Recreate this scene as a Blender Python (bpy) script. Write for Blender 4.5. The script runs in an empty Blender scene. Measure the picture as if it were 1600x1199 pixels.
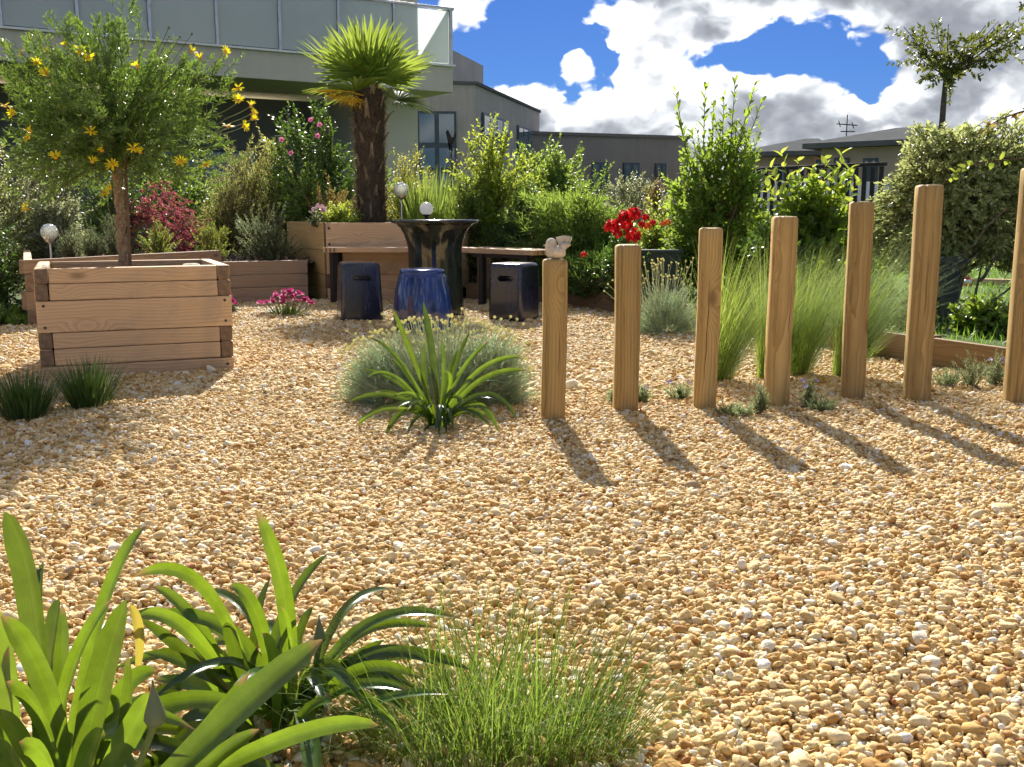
import bpy, bmesh, math, random
import numpy as np
from mathutils import Vector, Matrix, Euler
rng = np.random.default_rng(7)
random.seed(7)
R = math.radians
SC = bpy.context.scene
COL = SC.collection

# ------------------------------------------------------------------ camera, world, sun, exposure
F, H = 1580.0, 0.8
PITCH = math.atan(270.0 / F)
CP, SP = math.cos(PITCH), math.sin(PITCH)
cam_d = bpy.data.cameras.new('camera')
cam = bpy.data.objects.new('camera', cam_d); COL.objects.link(cam)
cam_d.sensor_width = 36.0; cam_d.lens = 36.0 * F / 1600.0
cam_d.clip_start = 0.05; cam_d.clip_end = 1000
cam.location = (0, 0, H); cam.rotation_euler = (math.pi / 2 - PITCH, 0, 0)
SC.camera = cam

SUN_EL, SUN_AZ = R(34.5), R(-4.9)
sd = bpy.data.lights.new('sun', 'SUN'); sun = bpy.data.objects.new('sun', sd); COL.objects.link(sun)
sd.energy = 4.5; sd.angle = R(0.53); sd.color = (1.0, 0.94, 0.84)
SUNV = Vector((math.sin(SUN_AZ) * math.cos(SUN_EL), math.cos(SUN_AZ) * math.cos(SUN_EL), math.sin(SUN_EL)))
sun.rotation_euler = SUNV.to_track_quat('Z', 'Y').to_euler()
sun.location = SUNV * 30

SC.view_settings.view_transform = 'Standard'; SC.view_settings.look = 'None'
SC.view_settings.exposure = 1.28; SC.view_settings.gamma = 1.0
SC.view_settings.use_curve_mapping = False
SC.cycles.max_bounces = 6; SC.cycles.diffuse_bounces = 3; SC.cycles.glossy_bounces = 3
SC.cycles.transmission_bounces = 5; SC.cycles.transparent_max_bounces = 8
SC.cycles.use_denoising = True; SC.cycles.use_adaptive_sampling = True
SC.cycles.adaptive_threshold = 0.03
SC.cycles.caustics_reflective = False; SC.cycles.caustics_refractive = False
SC.cycles.sample_clamp_indirect = 6.0

world = bpy.data.worlds.new('World'); SC.world = world; world.use_nodes = True
world.cycles.sampling_method = 'MANUAL'; world.cycles.sample_map_resolution = 512


class NT:
    """tiny node helper"""
    def __init__(s, tree): s.t = tree; s.n = tree.nodes; s.l = tree.links
    def new(s, typ, **kw):
        n = s.n.new(typ)
        for k, v in kw.items(): setattr(n, k, v)
        return n
    def put(s, sock, v):
        if hasattr(v, 'is_linked') or isinstance(v, bpy.types.NodeSocket): s.l.new(v, sock)
        else: sock.default_value = v
    def math(s, op, a, b=0.0, c=None, clamp=False):
        n = s.new('ShaderNodeMath', operation=op); n.use_clamp = clamp
        s.put(n.inputs[0], a); s.put(n.inputs[1], b)
        if c is not None: s.put(n.inputs[2], c)
        return n.outputs[0]
    def mix(s, f, a, b):
        n = s.new('ShaderNodeMix', data_type='RGBA'); s.put(n.inputs[0], f); s.put(n.inputs[6], a); s.put(n.inputs[7], b)
        return n.outputs[2]
    def mul(s, f, a, b):
        n = s.new('ShaderNodeMix', data_type='RGBA', blend_type='MULTIPLY'); s.put(n.inputs[0], f); s.put(n.inputs[6], a); s.put(n.inputs[7], b)
        return n.outputs[2]
    def ramp(s, f, stops, interp='LINEAR'):
        n = s.new('ShaderNodeValToRGB'); n.color_ramp.interpolation = interp
        e = n.color_ramp.elements
        while len(e) < len(stops): e.new(0.5)
        for i, (p, c) in enumerate(stops):
            e[i].position = p; e[i].color = (*c, 1) if len(c) == 3 else c
        s.put(n.inputs[0], f); return n.outputs[0]
    def smooth(s, v, a, b, lo=0.0, hi=1.0):
        n = s.new('ShaderNodeMapRange', interpolation_type='SMOOTHSTEP')
        s.put(n.inputs[0], v); n.inputs[1].default_value = a; n.inputs[2].default_value = b
        n.inputs[3].default_value = lo; n.inputs[4].default_value = hi
        return n.outputs[0]
    def noise(s, vec, scale, detail=4, rough=0.5, dist=0.0):
        n = s.new('ShaderNodeTexNoise'); s.put(n.inputs['Vector'], vec)
        n.inputs['Scale'].default_value = scale; n.inputs['Detail'].default_value = detail
        n.inputs['Roughness'].default_value = rough; n.inputs['Distortion'].default_value = dist
        return n
    def vec(s, op, a, b):
        n = s.new('ShaderNodeVectorMath', operation=op); s.put(n.inputs[0], a); s.put(n.inputs[1], b)
        return n.outputs[0]


def build_world():
    t = NT(world.node_tree); t.n.clear()
    tc = t.new('ShaderNodeTexCoord'); d = tc.outputs['Generated']
    sep = t.new('ShaderNodeSeparateXYZ'); t.l.new(d, sep.inputs[0])
    u = t.math('ARCTAN2', sep.outputs[0], sep.outputs[1]); v = t.math('ARCSINE', sep.outputs[2])

    def blob(px, py, rx, ry, w):
        u0, v0, a, b = (px - 800) / F, (330 - py) / F, rx / F, ry / F
        x = t.math('DIVIDE', t.math('SUBTRACT', u, u0), a); y = t.math('DIVIDE', t.math('SUBTRACT', v, v0), b)
        r2 = t.math('ADD', t.math('MULTIPLY', x, x), t.math('MULTIPLY', y, y))
        return t.math('MULTIPLY', t.math('EXPONENT', t.math('MULTIPLY', r2, -1.0)), w)

    def total(bs):
        s = 0.0
        for b in bs: s = t.math('ADD', blob(*b), s)
        return s
    # where the cloud banks stand and where the blue gaps are
    cover = total([(720, 0, 100, 50, .40), (760, 45, 50, 25, .20), (1010, 50, 85, 85, .48), (960, 0, 60, 40, .2), (1110, 72, 55, 22, .42),
                   (830, 178, 110, 50, .34), (1000, 165, 160, 65, .40), (1230, 182, 110, 55, .40), (888, 100, 22, 18, .38), (902, 118, 26, 18, .34), (1010, 118, 60, 30, .2),
                   (1200, 0, 190, 46, .80), (1490, 70, 170, 110, .52), (1420, 180, 120, 70, .45), (1000, 262, 900, 75, .62),
                   (840, 95, 75, 50, -.52), (860, 25, 60, 48, -.62), (945, 112, 26, 26, -.40), (1130, 112, 72, 26, -.62), (1245, 112, 76, 40, -.64), (1330, 160, 38, 28, -.46),
                   (1180, 88, 50, 20, -.36), (775, 100, 75, 32, -.54)])
    dv = t.vec('MULTIPLY', d, (1.0, 1.0, 1.35))
    wob = t.noise(dv, 16.0, 3, 0.65).outputs['Color']
    dw = t.vec('ADD', dv, t.vec('MULTIPLY', t.vec('SUBTRACT', wob, (.5, .5, .5)), (.045, .045, .045)))
    def billow(vec, sc, det):
        n = t.new('ShaderNodeTexVoronoi', feature='SMOOTH_F1'); t.put(n.inputs['Vector'], vec); n.inputs['Scale'].default_value = sc
        n.inputs['Detail'].default_value = det; n.inputs['Roughness'].default_value = .55; n.inputs['Smoothness'].default_value = .55
        return t.math('SUBTRACT', .5, n.outputs['Distance'])
    def dens(vec):
        a = t.math('SUBTRACT', t.noise(vec, 8.0, 6, 0.62, 0.0).outputs[0], .5)
        return t.math('ADD', t.math('MULTIPLY', a, 1.5), t.math('MULTIPLY', billow(vec, 19.0, 2.6), 0.80))
    n1 = dens(dw)
    n2 = dens(t.vec('ADD', dw, (-0.003, 0.0, 0.020)))
    n3 = t.math('SUBTRACT', t.noise(dv, 9.0, 3, 0.6).outputs[0], .5)
    density = t.math('ADD', t.math('ADD', n1, cover), 0.34)
    mask = t.smooth(density, 0.0, 0.21)
    lit = t.math('MULTIPLY', t.math('SUBTRACT', n1, n2), 1.15)      # tops that stand out towards the sun
    edge = t.smooth(density, 0.14, 0.80)                             # thin rims glow, thick hearts go grey
    grey = total([(1240, 8, 230, 40, .62), (1000, 222, 190, 22, .40), (1230, 214, 100, 34, .40), (1560, 150, 100, 42, .42), (1350, 70, 90, 60, .40),
                  (1130, 80, 55, 12, .25), (830, 195, 50, 30, .18), (1430, 110, 120, 60, .36), (1560, 30, 90, 40, .25), (740, 0, 60, 20, .25), (960, 150, 150, 45, -.18)])
    light = t.math('ADD', t.math('SUBTRACT', 1.0, t.math('MULTIPLY', edge, 0.50)), t.math('ADD', lit, t.math('MULTIPLY', n3, 0.9)))
    light = t.math('SUBTRACT', light, grey)
    light = t.smooth(light, -0.10, 1.25)
    ccol = t.ramp(light, [(0.0, (0.20, 0.215, 0.245)), (0.28, (0.33, 0.35, 0.385)), (0.52, (0.55, 0.57, 0.60)), (0.82, (0.84, 0.85, 0.865)), (1.0, (1.08, 1.08, 1.07))])
    sky = t.new('ShaderNodeTexSky', sky_type='NISHITA'); sky.sun_disc = False
    sky.sun_elevation = SUN_EL; sky.sun_rotation = -SUN_AZ
    sky.altitude = 200; sky.air_density = 1.0; sky.dust_density = 0.2; sky.ozone_density = 3.0
    skyc = t.mul(1.0, sky.outputs[0], (0.165, 0.305, 0.63, 1))
    b1 = t.new('ShaderNodeBackground'); t.l.new(skyc, b1.inputs[0]); b1.inputs[1].default_value = 0.05
    b2 = t.new('ShaderNodeBackground'); t.l.new(ccol, b2.inputs[0]); b2.inputs[1].default_value = 0.70
    mx = t.new('ShaderNodeMixShader'); t.l.new(mask, mx.inputs[0]); t.l.new(b1.outputs[0], mx.inputs[1]); t.l.new(b2.outputs[0], mx.inputs[2])
    o = t.new('ShaderNodeOutputWorld'); t.l.new(mx.outputs[0], o.inputs[0])


build_world()


# ------------------------------------------------------------------ coordinates measured from the photograph
def ray(px, py):
    cx, cy = (px - 800) / F, (599.5 - py) / F
    return Vector((cx, CP + cy * SP, -SP + cy * CP))
def gp(px, py, z=0.0):
    r = ray(px, py); t = (z - H) / r.z
    return Vector((r.x * t, r.y * t, z))
def at(px, py, Y):
    r = ray(px, py); t = Y / r.y
    return Vector((r.x * t, Y, H + r.z * t))
def zat(py, Y): return at(800, py, Y).z
def xat(px, Y, z=0.4): return (px - 800) / F * (Y * CP - (z - H) * SP)
def mpp(Y): return Y / F


# ------------------------------------------------------------------ materials
def mat(name):
    m = bpy.data.materials.new(name); m.use_nodes = True
    t = NT(m.node_tree); t.n.clear()
    o = t.new('ShaderNodeOutputMaterial')
    return m, t, o
def principled(t, col, rough=0.5, spec=0.5, metal=0.0, coat=0.0, trans=0.0):
    p = t.new('ShaderNodeBsdfPrincipled')
    t.put(p.inputs['Base Color'], (*col, 1) if isinstance(col, tuple) and len(col) == 3 else col)
    t.put(p.inputs['Roughness'], rough); p.inputs['Specular IOR Level'].default_value = spec
    p.inputs['Metallic'].default_value = metal; p.inputs['Coat Weight'].default_value = coat
    p.inputs['Transmission Weight'].default_value = trans
    return p
def bump(t, h, strength=0.3, dist=0.01):
    b = t.new('ShaderNodeBump'); b.inputs['Strength'].default_value = strength; b.inputs['Distance'].default_value = dist
    t.l.new(h, b.inputs['Height']); return b.outputs[0]

def plain(name, col, rough=0.6, metal=0.0, var=0.12, scale=6.0, spec=0.4, bmp=0.0, coat=0.0):
    m, t, o = mat(name)
    tc = t.new('ShaderNodeTexCoord')
    n = t.noise(tc.outputs['Object'], scale, 6, 0.6).outputs[0]
    k = t.smooth(n, 0.25, 0.75, 1 - var, 1 + var)
    c = t.mul(1.0, (*col, 1), t.ramp(k, [(0, (0, 0, 0)), (1, (1, 1, 1))])) if False else None
    mm = t.new('ShaderNodeVectorMath', operation='SCALE'); mm.inputs[0].default_value = col; t.l.new(k, mm.inputs['Scale'])
    p = principled(t, mm.outputs[0], rough, spec, metal, coat)
    if bmp: t.l.new(bump(t, n, bmp, 0.01), p.inputs['Normal'])
    t.l.new(p.outputs[0], o.inputs[0]); return m

def leafm(name, c1, c2, tcol=None, tf=0.42, rough=0.42, c3=None, spec=0.45, vein=False):
    """leaf: per-leaf colour variation, light shining through"""
    m, t, o = mat(name)
    g = t.new('ShaderNodeNewGeometry'); r = g.outputs['Random Per Island']
    oi = t.new('ShaderNodeObjectInfo')
    r = t.math('FRACT', t.math('ADD', r, oi.outputs['Random']))
    stops = [(0, c1), (1, c2)] if c3 is None else [(0, c1), (0.85, c2), (1, c3)]
    c = t.ramp(r, stops)
    if tcol is None: tcol = tuple(min(1, x * k) for x, k in zip(c2, (2.3, 2.2, 1.3)))
    tl = t.new('ShaderNodeBsdfTranslucent')
    tc = t.mix(r, (*[x * (0.30 if vein else 0.65) for x in tcol], 1), (*tcol, 1)); t.l.new(tc, tl.inputs[0])
    p = principled(t, c, rough, spec)
    ms = t.new('ShaderNodeMixShader'); ms.inputs[0].default_value = tf
    t.l.new(p.outputs[0], ms.inputs[1]); t.l.new(tl.outputs[0], ms.inputs[2]); t.l.new(ms.outputs[0], o.inputs[0])
    if vein:
        at_ = t.new('ShaderNodeAttribute'); at_.attribute_name = 'across'
        st = t.math('SINE', t.math('MULTIPLY', at_.outputs['Fac'], 70.0))
        mid_ = t.smooth(t.math('ABSOLUTE', t.math('SUBTRACT', at_.outputs['Fac'], 0.5)), 0.0, 0.08, 1.12, 1.0)
        tcl = t.new('ShaderNodeTexCoord'); bl = t.noise(tcl.outputs['Object'], 22.0, 4, 0.6).outputs[0]
        kk = t.math('MULTIPLY', t.math('MULTIPLY', t.math('ADD', t.math('MULTIPLY', st, 0.055), 1.0), mid_), t.smooth(bl, .25, .75, .78, 1.2))
        for sk, src in ((p.inputs['Base Color'], c), (tl.inputs[0], tc)):
            br = t.new('ShaderNodeAttribute'); br.attribute_name = 'along'
            tipf = t.math('MULTIPLY', t.smooth(t.math('ADD', br.outputs['Fac'], t.math('MULTIPLY', t.math('SUBTRACT', bl, .5), .12)), .90, .985), t.math('GREATER_THAN', r, 0.45))
            src = t.mix(tipf, src, (.30, .20, .07, 1))
            v_ = t.new('ShaderNodeVectorMath', operation='SCALE'); t.l.new(src, v_.inputs[0]); t.l.new(kk, v_.inputs['Scale']); t.l.new(v_.outputs[0], sk)
        tcx = t.new('ShaderNodeTexCoord'); n = t.noise(t.vec('MULTIPLY', tcx.outputs['Object'], (60, 60, 6)), 1.0, 3).outputs[0]
        t.l.new(bump(t, n, 0.15, 0.004), p.inputs['Normal'])
    return m

def woodm(name, light, dark, axis, rings=24.0, weather=0.38, wcol=(0.22, 0.19, 0.16), rough=0.72):
    m, t, o = mat(name)
    tc = t.new('ShaderNodeTexCoord'); oi = t.new('ShaderNodeObjectInfo')
    sq = {'X': (0.07, 1, 1), 'Y': (1, 0.07, 1), 'Z': (1, 1, 0.07)}[axis]
    off = t.new('ShaderNodeCombineXYZ')
    rr = oi.outputs['Random']
    for i, k in enumerate((7.3, 11.9, 17.7)):
        f = t.math('FRACT', t.math('MULTIPLY', rr, k * 13.0))
        t.l.new(t.math('SUBTRACT', t.math('MULTIPLY', f, 0.22), 0.11), off.inputs[i])
    base = t.vec('ADD', tc.outputs['Object'], off.outputs[0])
    q = t.vec('MULTIPLY', base, sq)
    warp = t.noise(t.vec('MULTIPLY', base, tuple(0.35 if s < 1 else 1.0 for s in sq)), 5.0, 3, 0.5)
    vo = t.new('ShaderNodeTexVoronoi'); vo.inputs['Scale'].default_value = 1.0; vo.inputs['Randomness'].default_value = 1.0
    t.l.new(t.vec('MULTIPLY', base, tuple(2.6 if s < 1 else 6.0 for s in sq)), vo.inputs['Vector'])
    kn = t.smooth(vo.outputs['Distance'], 0.0, 0.42, 1.0, 0.0)
    kv = t.new('ShaderNodeCombineXYZ')
    for i_ in range(3): t.l.new(t.math('MULTIPLY', kn, 0.0 if sq[i_] < 1 else 0.05), kv.inputs[i_])
    q2 = t.vec('ADD', t.vec('ADD', q, t.vec('MULTIPLY', warp.outputs['Color'], (0.055, 0.055, 0.055))), kv.outputs[0])
    w = t.new('ShaderNodeTexWave', wave_type='RINGS', rings_direction=axis, wave_profile='SAW')
    t.l.new(q2, w.inputs['Vector']); w.inputs['Scale'].default_value = rings; w.inputs['Distortion'].default_value = 0.35
    w.inputs['Detail'].default_value = 2; w.inputs['Detail Scale'].default_value = 2.0
    fib = t.noise(t.vec('MULTIPLY', base, tuple(2.0 if s < 1 else 130.0 for s in sq)), 1.0, 3, 0.6).outputs[0]
    knot = t.smooth(vo.outputs['Distance'], 0.035, 0.15, 1.0, 0.0)
    g = t.math('ADD', t.math('MULTIPLY', w.outputs['Fac'], 0.52), t.math('MULTIPLY', fib, 0.55))
    c = t.ramp(g, [(0.1, light), (0.55, tuple(0.5 * (a + b) + 0.12 * (a - b) for a, b in zip(light, dark))), (1.0, dark)])
    c = t.mix(t.math('MULTIPLY', knot, 0.75), c, (*[x * 0.5 for x in dark], 1))
    big = t.noise(tc.outputs['Object'], 4.5, 5, 0.65).outputs[0]
    c = t.mix(t.smooth(big, 0.48, 0.75, 0.0, weather), c, (*wcol, 1))
    hv = t.new('ShaderNodeHueSaturation'); t.l.new(c, hv.inputs['Color'])
    t.l.new(t.math('ADD', t.math('MULTIPLY', t.math('FRACT', t.math('MULTIPLY', rr, 31.7)), 0.30), 0.85), hv.inputs['Value'])
    p = principled(t, hv.outputs[0], rough, 0.3)
    t.l.new(bump(t, t.math('ADD', fib, t.math('MULTIPLY', w.outputs['Fac'], 0.4)), 0.22, 0.003), p.inputs['Normal'])
    t.l.new(p.outputs[0], o.inputs[0]); return m

WOOD_X = woodm('larch_x', (0.67, 0.465, 0.275), (0.43, 0.255, 0.125), 'X')
WOOD_Y = woodm('larch_y', (0.67, 0.465, 0.275), (0.43, 0.255, 0.125), 'Y')
WOOD_OLD = woodm('weathered_larch', (0.40, 0.28, 0.18), (0.22, 0.13, 0.075), 'X', weather=0.5)
WOOD_EDGE = woodm('edging_wood', (0.27, 0.18, 0.095), (0.15, 0.085, 0.04), 'X', weather=0.4)
WOOD_STAIN = woodm('stained_larch', (0.62, 0.41, 0.16), (0.40, 0.23, 0.08), 'X', weather=0.35, wcol=(0.36, 0.27, 0.13))
POSTW = woodm('treated_pine', (0.50, 0.35, 0.145), (0.235, 0.14, 0.045), 'Z', rings=24.0, weather=0.4, wcol=(0.28, 0.19, 0.075))
ENDG = plain('end_grain', (0.20, 0.13, 0.08), 0.85, scale=40, var=0.3, bmp=0.4)
METAL = plain('brushed_steel', (0.55, 0.54, 0.50), 0.35, 0.9)
DARKMETAL = plain('dark_metal', (0.035, 0.028, 0.025), 0.5, 0.3)
SCREW = plain('screw_head', (0.10, 0.07, 0.05), 0.6, 0.5)
WHITE = plain('white_paint', (0.78, 0.77, 0.74), 0.5, var=0.04)
SOIL = plain('soil', (0.060, 0.040, 0.026), 0.95, scale=30, var=0.4, bmp=0.6)
STONE = plain('cast_stone', (0.56, 0.49, 0.39), 0.9, scale=26, var=0.28, bmp=0.35, spec=0.2)
BARK = plain('bark', (0.15, 0.105, 0.065), 0.9, scale=34, var=0.4, bmp=0.9)
BARKG = plain('grey_bark', (0.10, 0.085, 0.065), 0.9, scale=34, var=0.35, bmp=0.9)
STEMG = plain('green_stem', (0.11, 0.16, 0.04), 0.6, scale=20, var=0.2)
STEMB = plain('brown_stem', (0.14, 0.085, 0.045), 0.8, scale=20, var=0.3)


def mulchm():
    m, t, o = mat('bark_chip')
    r = t.new('ShaderNodeNewGeometry').outputs['Random Per Island']
    c = t.ramp(r, [(0, (0.05, 0.032, 0.022)), (0.5, (0.15, 0.095, 0.06)), (0.85, (0.27, 0.20, 0.14)), (1, (0.5, 0.43, 0.34))])
    p = principled(t, c, 0.85, 0.25); t.l.new(p.outputs[0], o.inputs[0]); return m
MULCH = mulchm()


def wallm(name, col, streak=0.12, scale=1.2):
    m, t, o = mat(name)
    tc = t.new('ShaderNodeTexCoord'); v = tc.outputs['Object']
    a = t.noise(v, scale, 7, 0.6).outputs[0]
    b = t.noise(t.vec('MULTIPLY', v, (3, 3, 0.25)), 1.6, 5, 0.6).outputs[0]
    f = t.noise(v, 60, 3, 0.6).outputs[0]
    s = t.math('ADD', t.math('MULTIPLY', t.math('SUBTRACT', a, 0.5), streak * 2), t.math('MULTIPLY', t.math('SUBTRACT', b, 0.5), streak * 2.4))
    s = t.math('ADD', t.math('ADD', s, t.math('MULTIPLY', t.math('SUBTRACT', f, 0.5), 0.12)), 1.0)
    mm = t.new('ShaderNodeVectorMath', operation='SCALE'); mm.inputs[0].default_value = col; t.l.new(s, mm.inputs['Scale'])
    p = principled(t, mm.outputs[0], 0.9, 0.2)
    t.l.new(bump(t, f, 0.2, 0.005), p.inputs['Normal']); t.l.new(p.outputs[0], o.inputs[0]); return m
RENDER_W = wallm('grey_render', (0.56, 0.525, 0.425), 0.06)
CONC = wallm('raw_concrete', (0.37, 0.355, 0.325), 0.22)
CONC_D = wallm('dark_concrete', (0.24, 0.222, 0.20), 0.12)
DARKWALL = wallm('recess_shade_and_coping', (0.17, 0.16, 0.15), 0.05)  # dark tone carries the shade of the recess; also colours a coping
BEIGE_W = wallm('beige_render', (0.40, 0.32, 0.25), 0.08)
ZINC = plain('zinc_roof', (0.115, 0.12, 0.122), 0.85, 0.0, scale=2, spec=0.0)

def glassm():
    m, t, o = mat('window_glass')
    p = principled(t, (0.10, 0.16, 0.19), 0.06, 0.9); t.l.new(p.outputs[0], o.inputs[0]); return m
GLASS = glassm()
FRAME = plain('blue_grey_frame', (0.045, 0.075, 0.095), 0.5)
def frostm():
    m, t, o = mat('frosted_glass')
    tc = t.new('ShaderNodeTexCoord'); n = t.noise(tc.outputs['Object'], 0.9, 4, 0.5).outputs[0]
    c = t.ramp(n, [(0.3, (0.69, 0.72, 0.68)), (0.7, (0.77, 0.79, 0.75))])
    p = principled(t, c, 0.35, 0.6); tl = t.new('ShaderNodeBsdfTranslucent'); tl.inputs[0].default_value = (0.90, 0.95, 0.93, 1)
    ms = t.new('ShaderNodeMixShader'); ms.inputs[0].default_value = 0.6
    t.l.new(p.outputs[0], ms.inputs[1]); t.l.new(tl.outputs[0], ms.inputs[2])
    tr = t.new('ShaderNodeBsdfTransparent'); tr.inputs[0].default_value = (0.9, 0.95, 0.93, 1); m2 = t.new('ShaderNodeMixShader'); m2.inputs[0].default_value = 0.22
    t.l.new(ms.outputs[0], m2.inputs[1]); t.l.new(tr.outputs[0], m2.inputs[2]); t.l.new(m2.outputs[0], o.inputs[0]); return m
FROST = frostm()

def glazem(name, c1, c2, rough=0.07):
    m, t, o = mat(name)
    tc = t.new('ShaderNodeTexCoord'); v = tc.outputs['Object']
    n = t.noise(t.vec('MULTIPLY', v, (9, 9, 2.2)), 1.0, 6, 0.65).outputs[0]
    k = t.smooth(n, 0.35, 0.7)
    c = t.mix(k, (*c1, 1), (*c2, 1))
    p = principled(t, c, t.smooth(n, 0.3, 0.8, rough, rough + 0.12), 0.5, coat=0.35); p.inputs['Coat Roughness'].default_value = 0.05
    w = t.noise(v, 11.0, 2).outputs[0]
    t.l.new(bump(t, w, 0.12, 0.01), p.inputs['Normal']); t.l.new(p.outputs[0], o.inputs[0]); return m
GLZ_BLUE = glazem('cobalt_glaze', (0.006, 0.016, 0.085), (0.012, 0.040, 0.20))
GLZ_NAVY = glazem('midnight_glaze', (0.006, 0.007, 0.014), (0.012, 0.016, 0.045), 0.2)
GLZ_BLACK = glazem('black_glaze', (0.008, 0.009, 0.010), (0.030, 0.040, 0.032), 0.08)

def opalm():
    m, t, o = mat('opal_globe')
    p = principled(t, (0.86, 0.85, 0.82), 0.25, 0.5); tl = t.new('ShaderNodeBsdfTranslucent'); tl.inputs[0].default_value = (0.95, 0.94, 0.9, 1)
    ms = t.new('ShaderNodeMixShader'); ms.inputs[0].default_value = 0.6
    t.l.new(p.outputs[0], ms.inputs[1]); t.l.new(tl.outputs[0], ms.inputs[2]); t.l.new(ms.outputs[0], o.inputs[0]); return m
OPAL = opalm()
def cracklem():
    m, t, o = mat('crackle_glass')
    tc = t.new('ShaderNodeTexCoord')
    vo = t.new('ShaderNodeTexVoronoi', feature='DISTANCE_TO_EDGE'); vo.inputs['Scale'].default_value = 55
    t.l.new(tc.outputs['Object'], vo.inputs['Vector'])
    e = t.smooth(vo.outputs['Distance'], 0.02, 0.12)
    g = t.new('ShaderNodeBsdfGlass'); g.inputs[0].default_value = (0.95, 0.96, 0.92, 1); g.inputs['Roughness'].default_value = 0.08; g.inputs['IOR'].default_value = 1.25
    t.l.new(bump(t, e, 0.8, 0.01), g.inputs['Normal'])
    d = t.new('ShaderNodeBsdfTranslucent'); d.inputs[0].default_value = (0.85, 0.86, 0.80, 1)
    d2 = t.new('ShaderNodeBsdfDiffuse'); d2.inputs[0].default_value = (0.75, 0.76, 0.70, 1)
    a = t.new('ShaderNodeMixShader'); a.inputs[0].default_value = 0.5; t.l.new(d.outputs[0], a.inputs[1]); t.l.new(d2.outputs[0], a.inputs[2])
    ms = t.new('ShaderNodeMixShader'); t.l.new(t.math('ADD', t.math('MULTIPLY', e, -0.45), 0.75), ms.inputs[0])
    t.l.new(g.outputs[0], ms.inputs[1]); t.l.new(a.outputs[0], ms.inputs[2]); t.l.new(ms.outputs[0], o.inputs[0]); return m
CRACKLE = cracklem()

def pebblem():
    m, t, o = mat('pebble_stone')
    oi = t.new('ShaderNodeObjectInfo'); r = oi.outputs['Random']
    c = t.ramp(r, [(0.0, (0.67, 0.50, 0.245)), (0.20, (0.58, 0.39, 0.150)), (0.36, (0.71, 0.57, 0.33)), (0.52, (0.53, 0.325, 0.105)), (0.63, (0.64, 0.46, 0.21)),
                   (0.76, (0.46, 0.25, 0.07)), (0.82, (0.77, 0.69, 0.52)), (0.91, (0.41, 0.215, 0.065)), (0.945, (0.39, 0.28, 0.16)), (0.970, (0.36, 0.155, 0.055)), (0.980, (0.80, 0.76, 0.68))], 'CONSTANT')
    tc = t.new('ShaderNodeTexCoord')
    off = t.new('ShaderNodeVectorMath', operation='SCALE'); off.inputs[0].default_value = (31, 17, 23); t.l.new(r, off.inputs['Scale'])
    n = t.noise(t.vec('ADD', tc.outputs['Object'], off.outputs[0]), 1.7, 6, 0.7).outputs[0]
    s = t.smooth(n, 0.25, 0.75, 0.84, 1.14)
    mm = t.new('ShaderNodeVectorMath', operation='SCALE'); t.l.new(c, mm.inputs[0]); t.l.new(s, mm.inputs['Scale'])
    p = principled(t, mm.outputs[0], 0.75, 0.22)
    t.l.new(bump(t, n, 0.25, 0.15), p.inputs['Normal']); t.l.new(p.outputs[0], o.inputs[0]); return m
PEBBLE = pebblem()

def gravelbasem():
    m, t, o = mat('gravel_base')
    tc = t.new('ShaderNodeTexCoord')
    vo = t.new('ShaderNodeTexVoronoi'); vo.inputs['Scale'].default_value = 62; t.l.new(tc.outputs['Object'], vo.inputs['Vector'])
    sx = t.new('ShaderNodeSeparateColor'); t.l.new(vo.outputs['Color'], sx.inputs[0])
    c = t.ramp(sx.outputs[0], [(0, (0.66, 0.50, 0.28)), (0.5, (0.52, 0.34, 0.15)), (0.8, (0.74, 0.63, 0.43)), (1, (0.42, 0.24, 0.10))])
    p = principled(t, c, 0.8, 0.3)
    t.l.new(bump(t, t.math('SUBTRACT', 1.0, vo.outputs['Distance']), 0.9, 0.01), p.inputs['Normal']); t.l.new(p.outputs[0], o.inputs[0]); return m

def groundm():
    m, t, o = mat('turf_ground')
    tc = t.new('ShaderNodeTexCoord'); n = t.noise(tc.outputs['Object'], 0.8, 8, 0.6).outputs[0]
    f = t.noise(tc.outputs['Object'], 40, 5, 0.7).outputs[0]
    c = t.ramp(t.math('ADD', t.math('MULTIPLY', n, 0.5), t.math('MULTIPLY', f, 0.5)), [(0.3, (0.045, 0.075, 0.018)), (0.7, (0.10, 0.15, 0.035))])
    p = principled(t, c, 0.9, 0.2); t.l.new(bump(t, f, 0.8, 0.03), p.inputs['Normal']); t.l.new(p.outputs[0], o.inputs[0]); return m


# ------------------------------------------------------------------ mesh helpers
def make_mesh(name, V, faces, mats, midx=None, smooth=False):
    V = np.asarray(V, dtype=np.float32).reshape(-1, 3)
    faces = [np.asarray(f, dtype=np.int32) for f in faces if len(f)]
    me = bpy.data.meshes.new(name)
    me.vertices.add(len(V)); me.vertices.foreach_set('co', V.ravel())
    loops = np.concatenate([f.ravel() for f in faces]); tot = np.concatenate([np.full(len(f), f.shape[1], np.int32) for f in faces])
    start = np.concatenate([[0], np.cumsum(tot)[:-1]]).astype(np.int32)
    me.loops.add(len(loops)); me.loops.foreach_set('vertex_index', loops)
    me.polygons.add(len(tot)); me.polygons.foreach_set('loop_start', start); me.polygons.foreach_set('loop_total', tot)
    if midx is not None:
        me.polygons.foreach_set('material_index', np.concatenate([np.full(len(f), k, np.int32) for f, k in zip(faces, midx)]))
    me.polygons.foreach_set('use_smooth', np.full(len(tot), smooth, dtype=bool))
    for m in (mats if isinstance(mats, (list, tuple)) else [mats]): me.materials.append(m)
    me.update(calc_edges=True)
    return me

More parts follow.
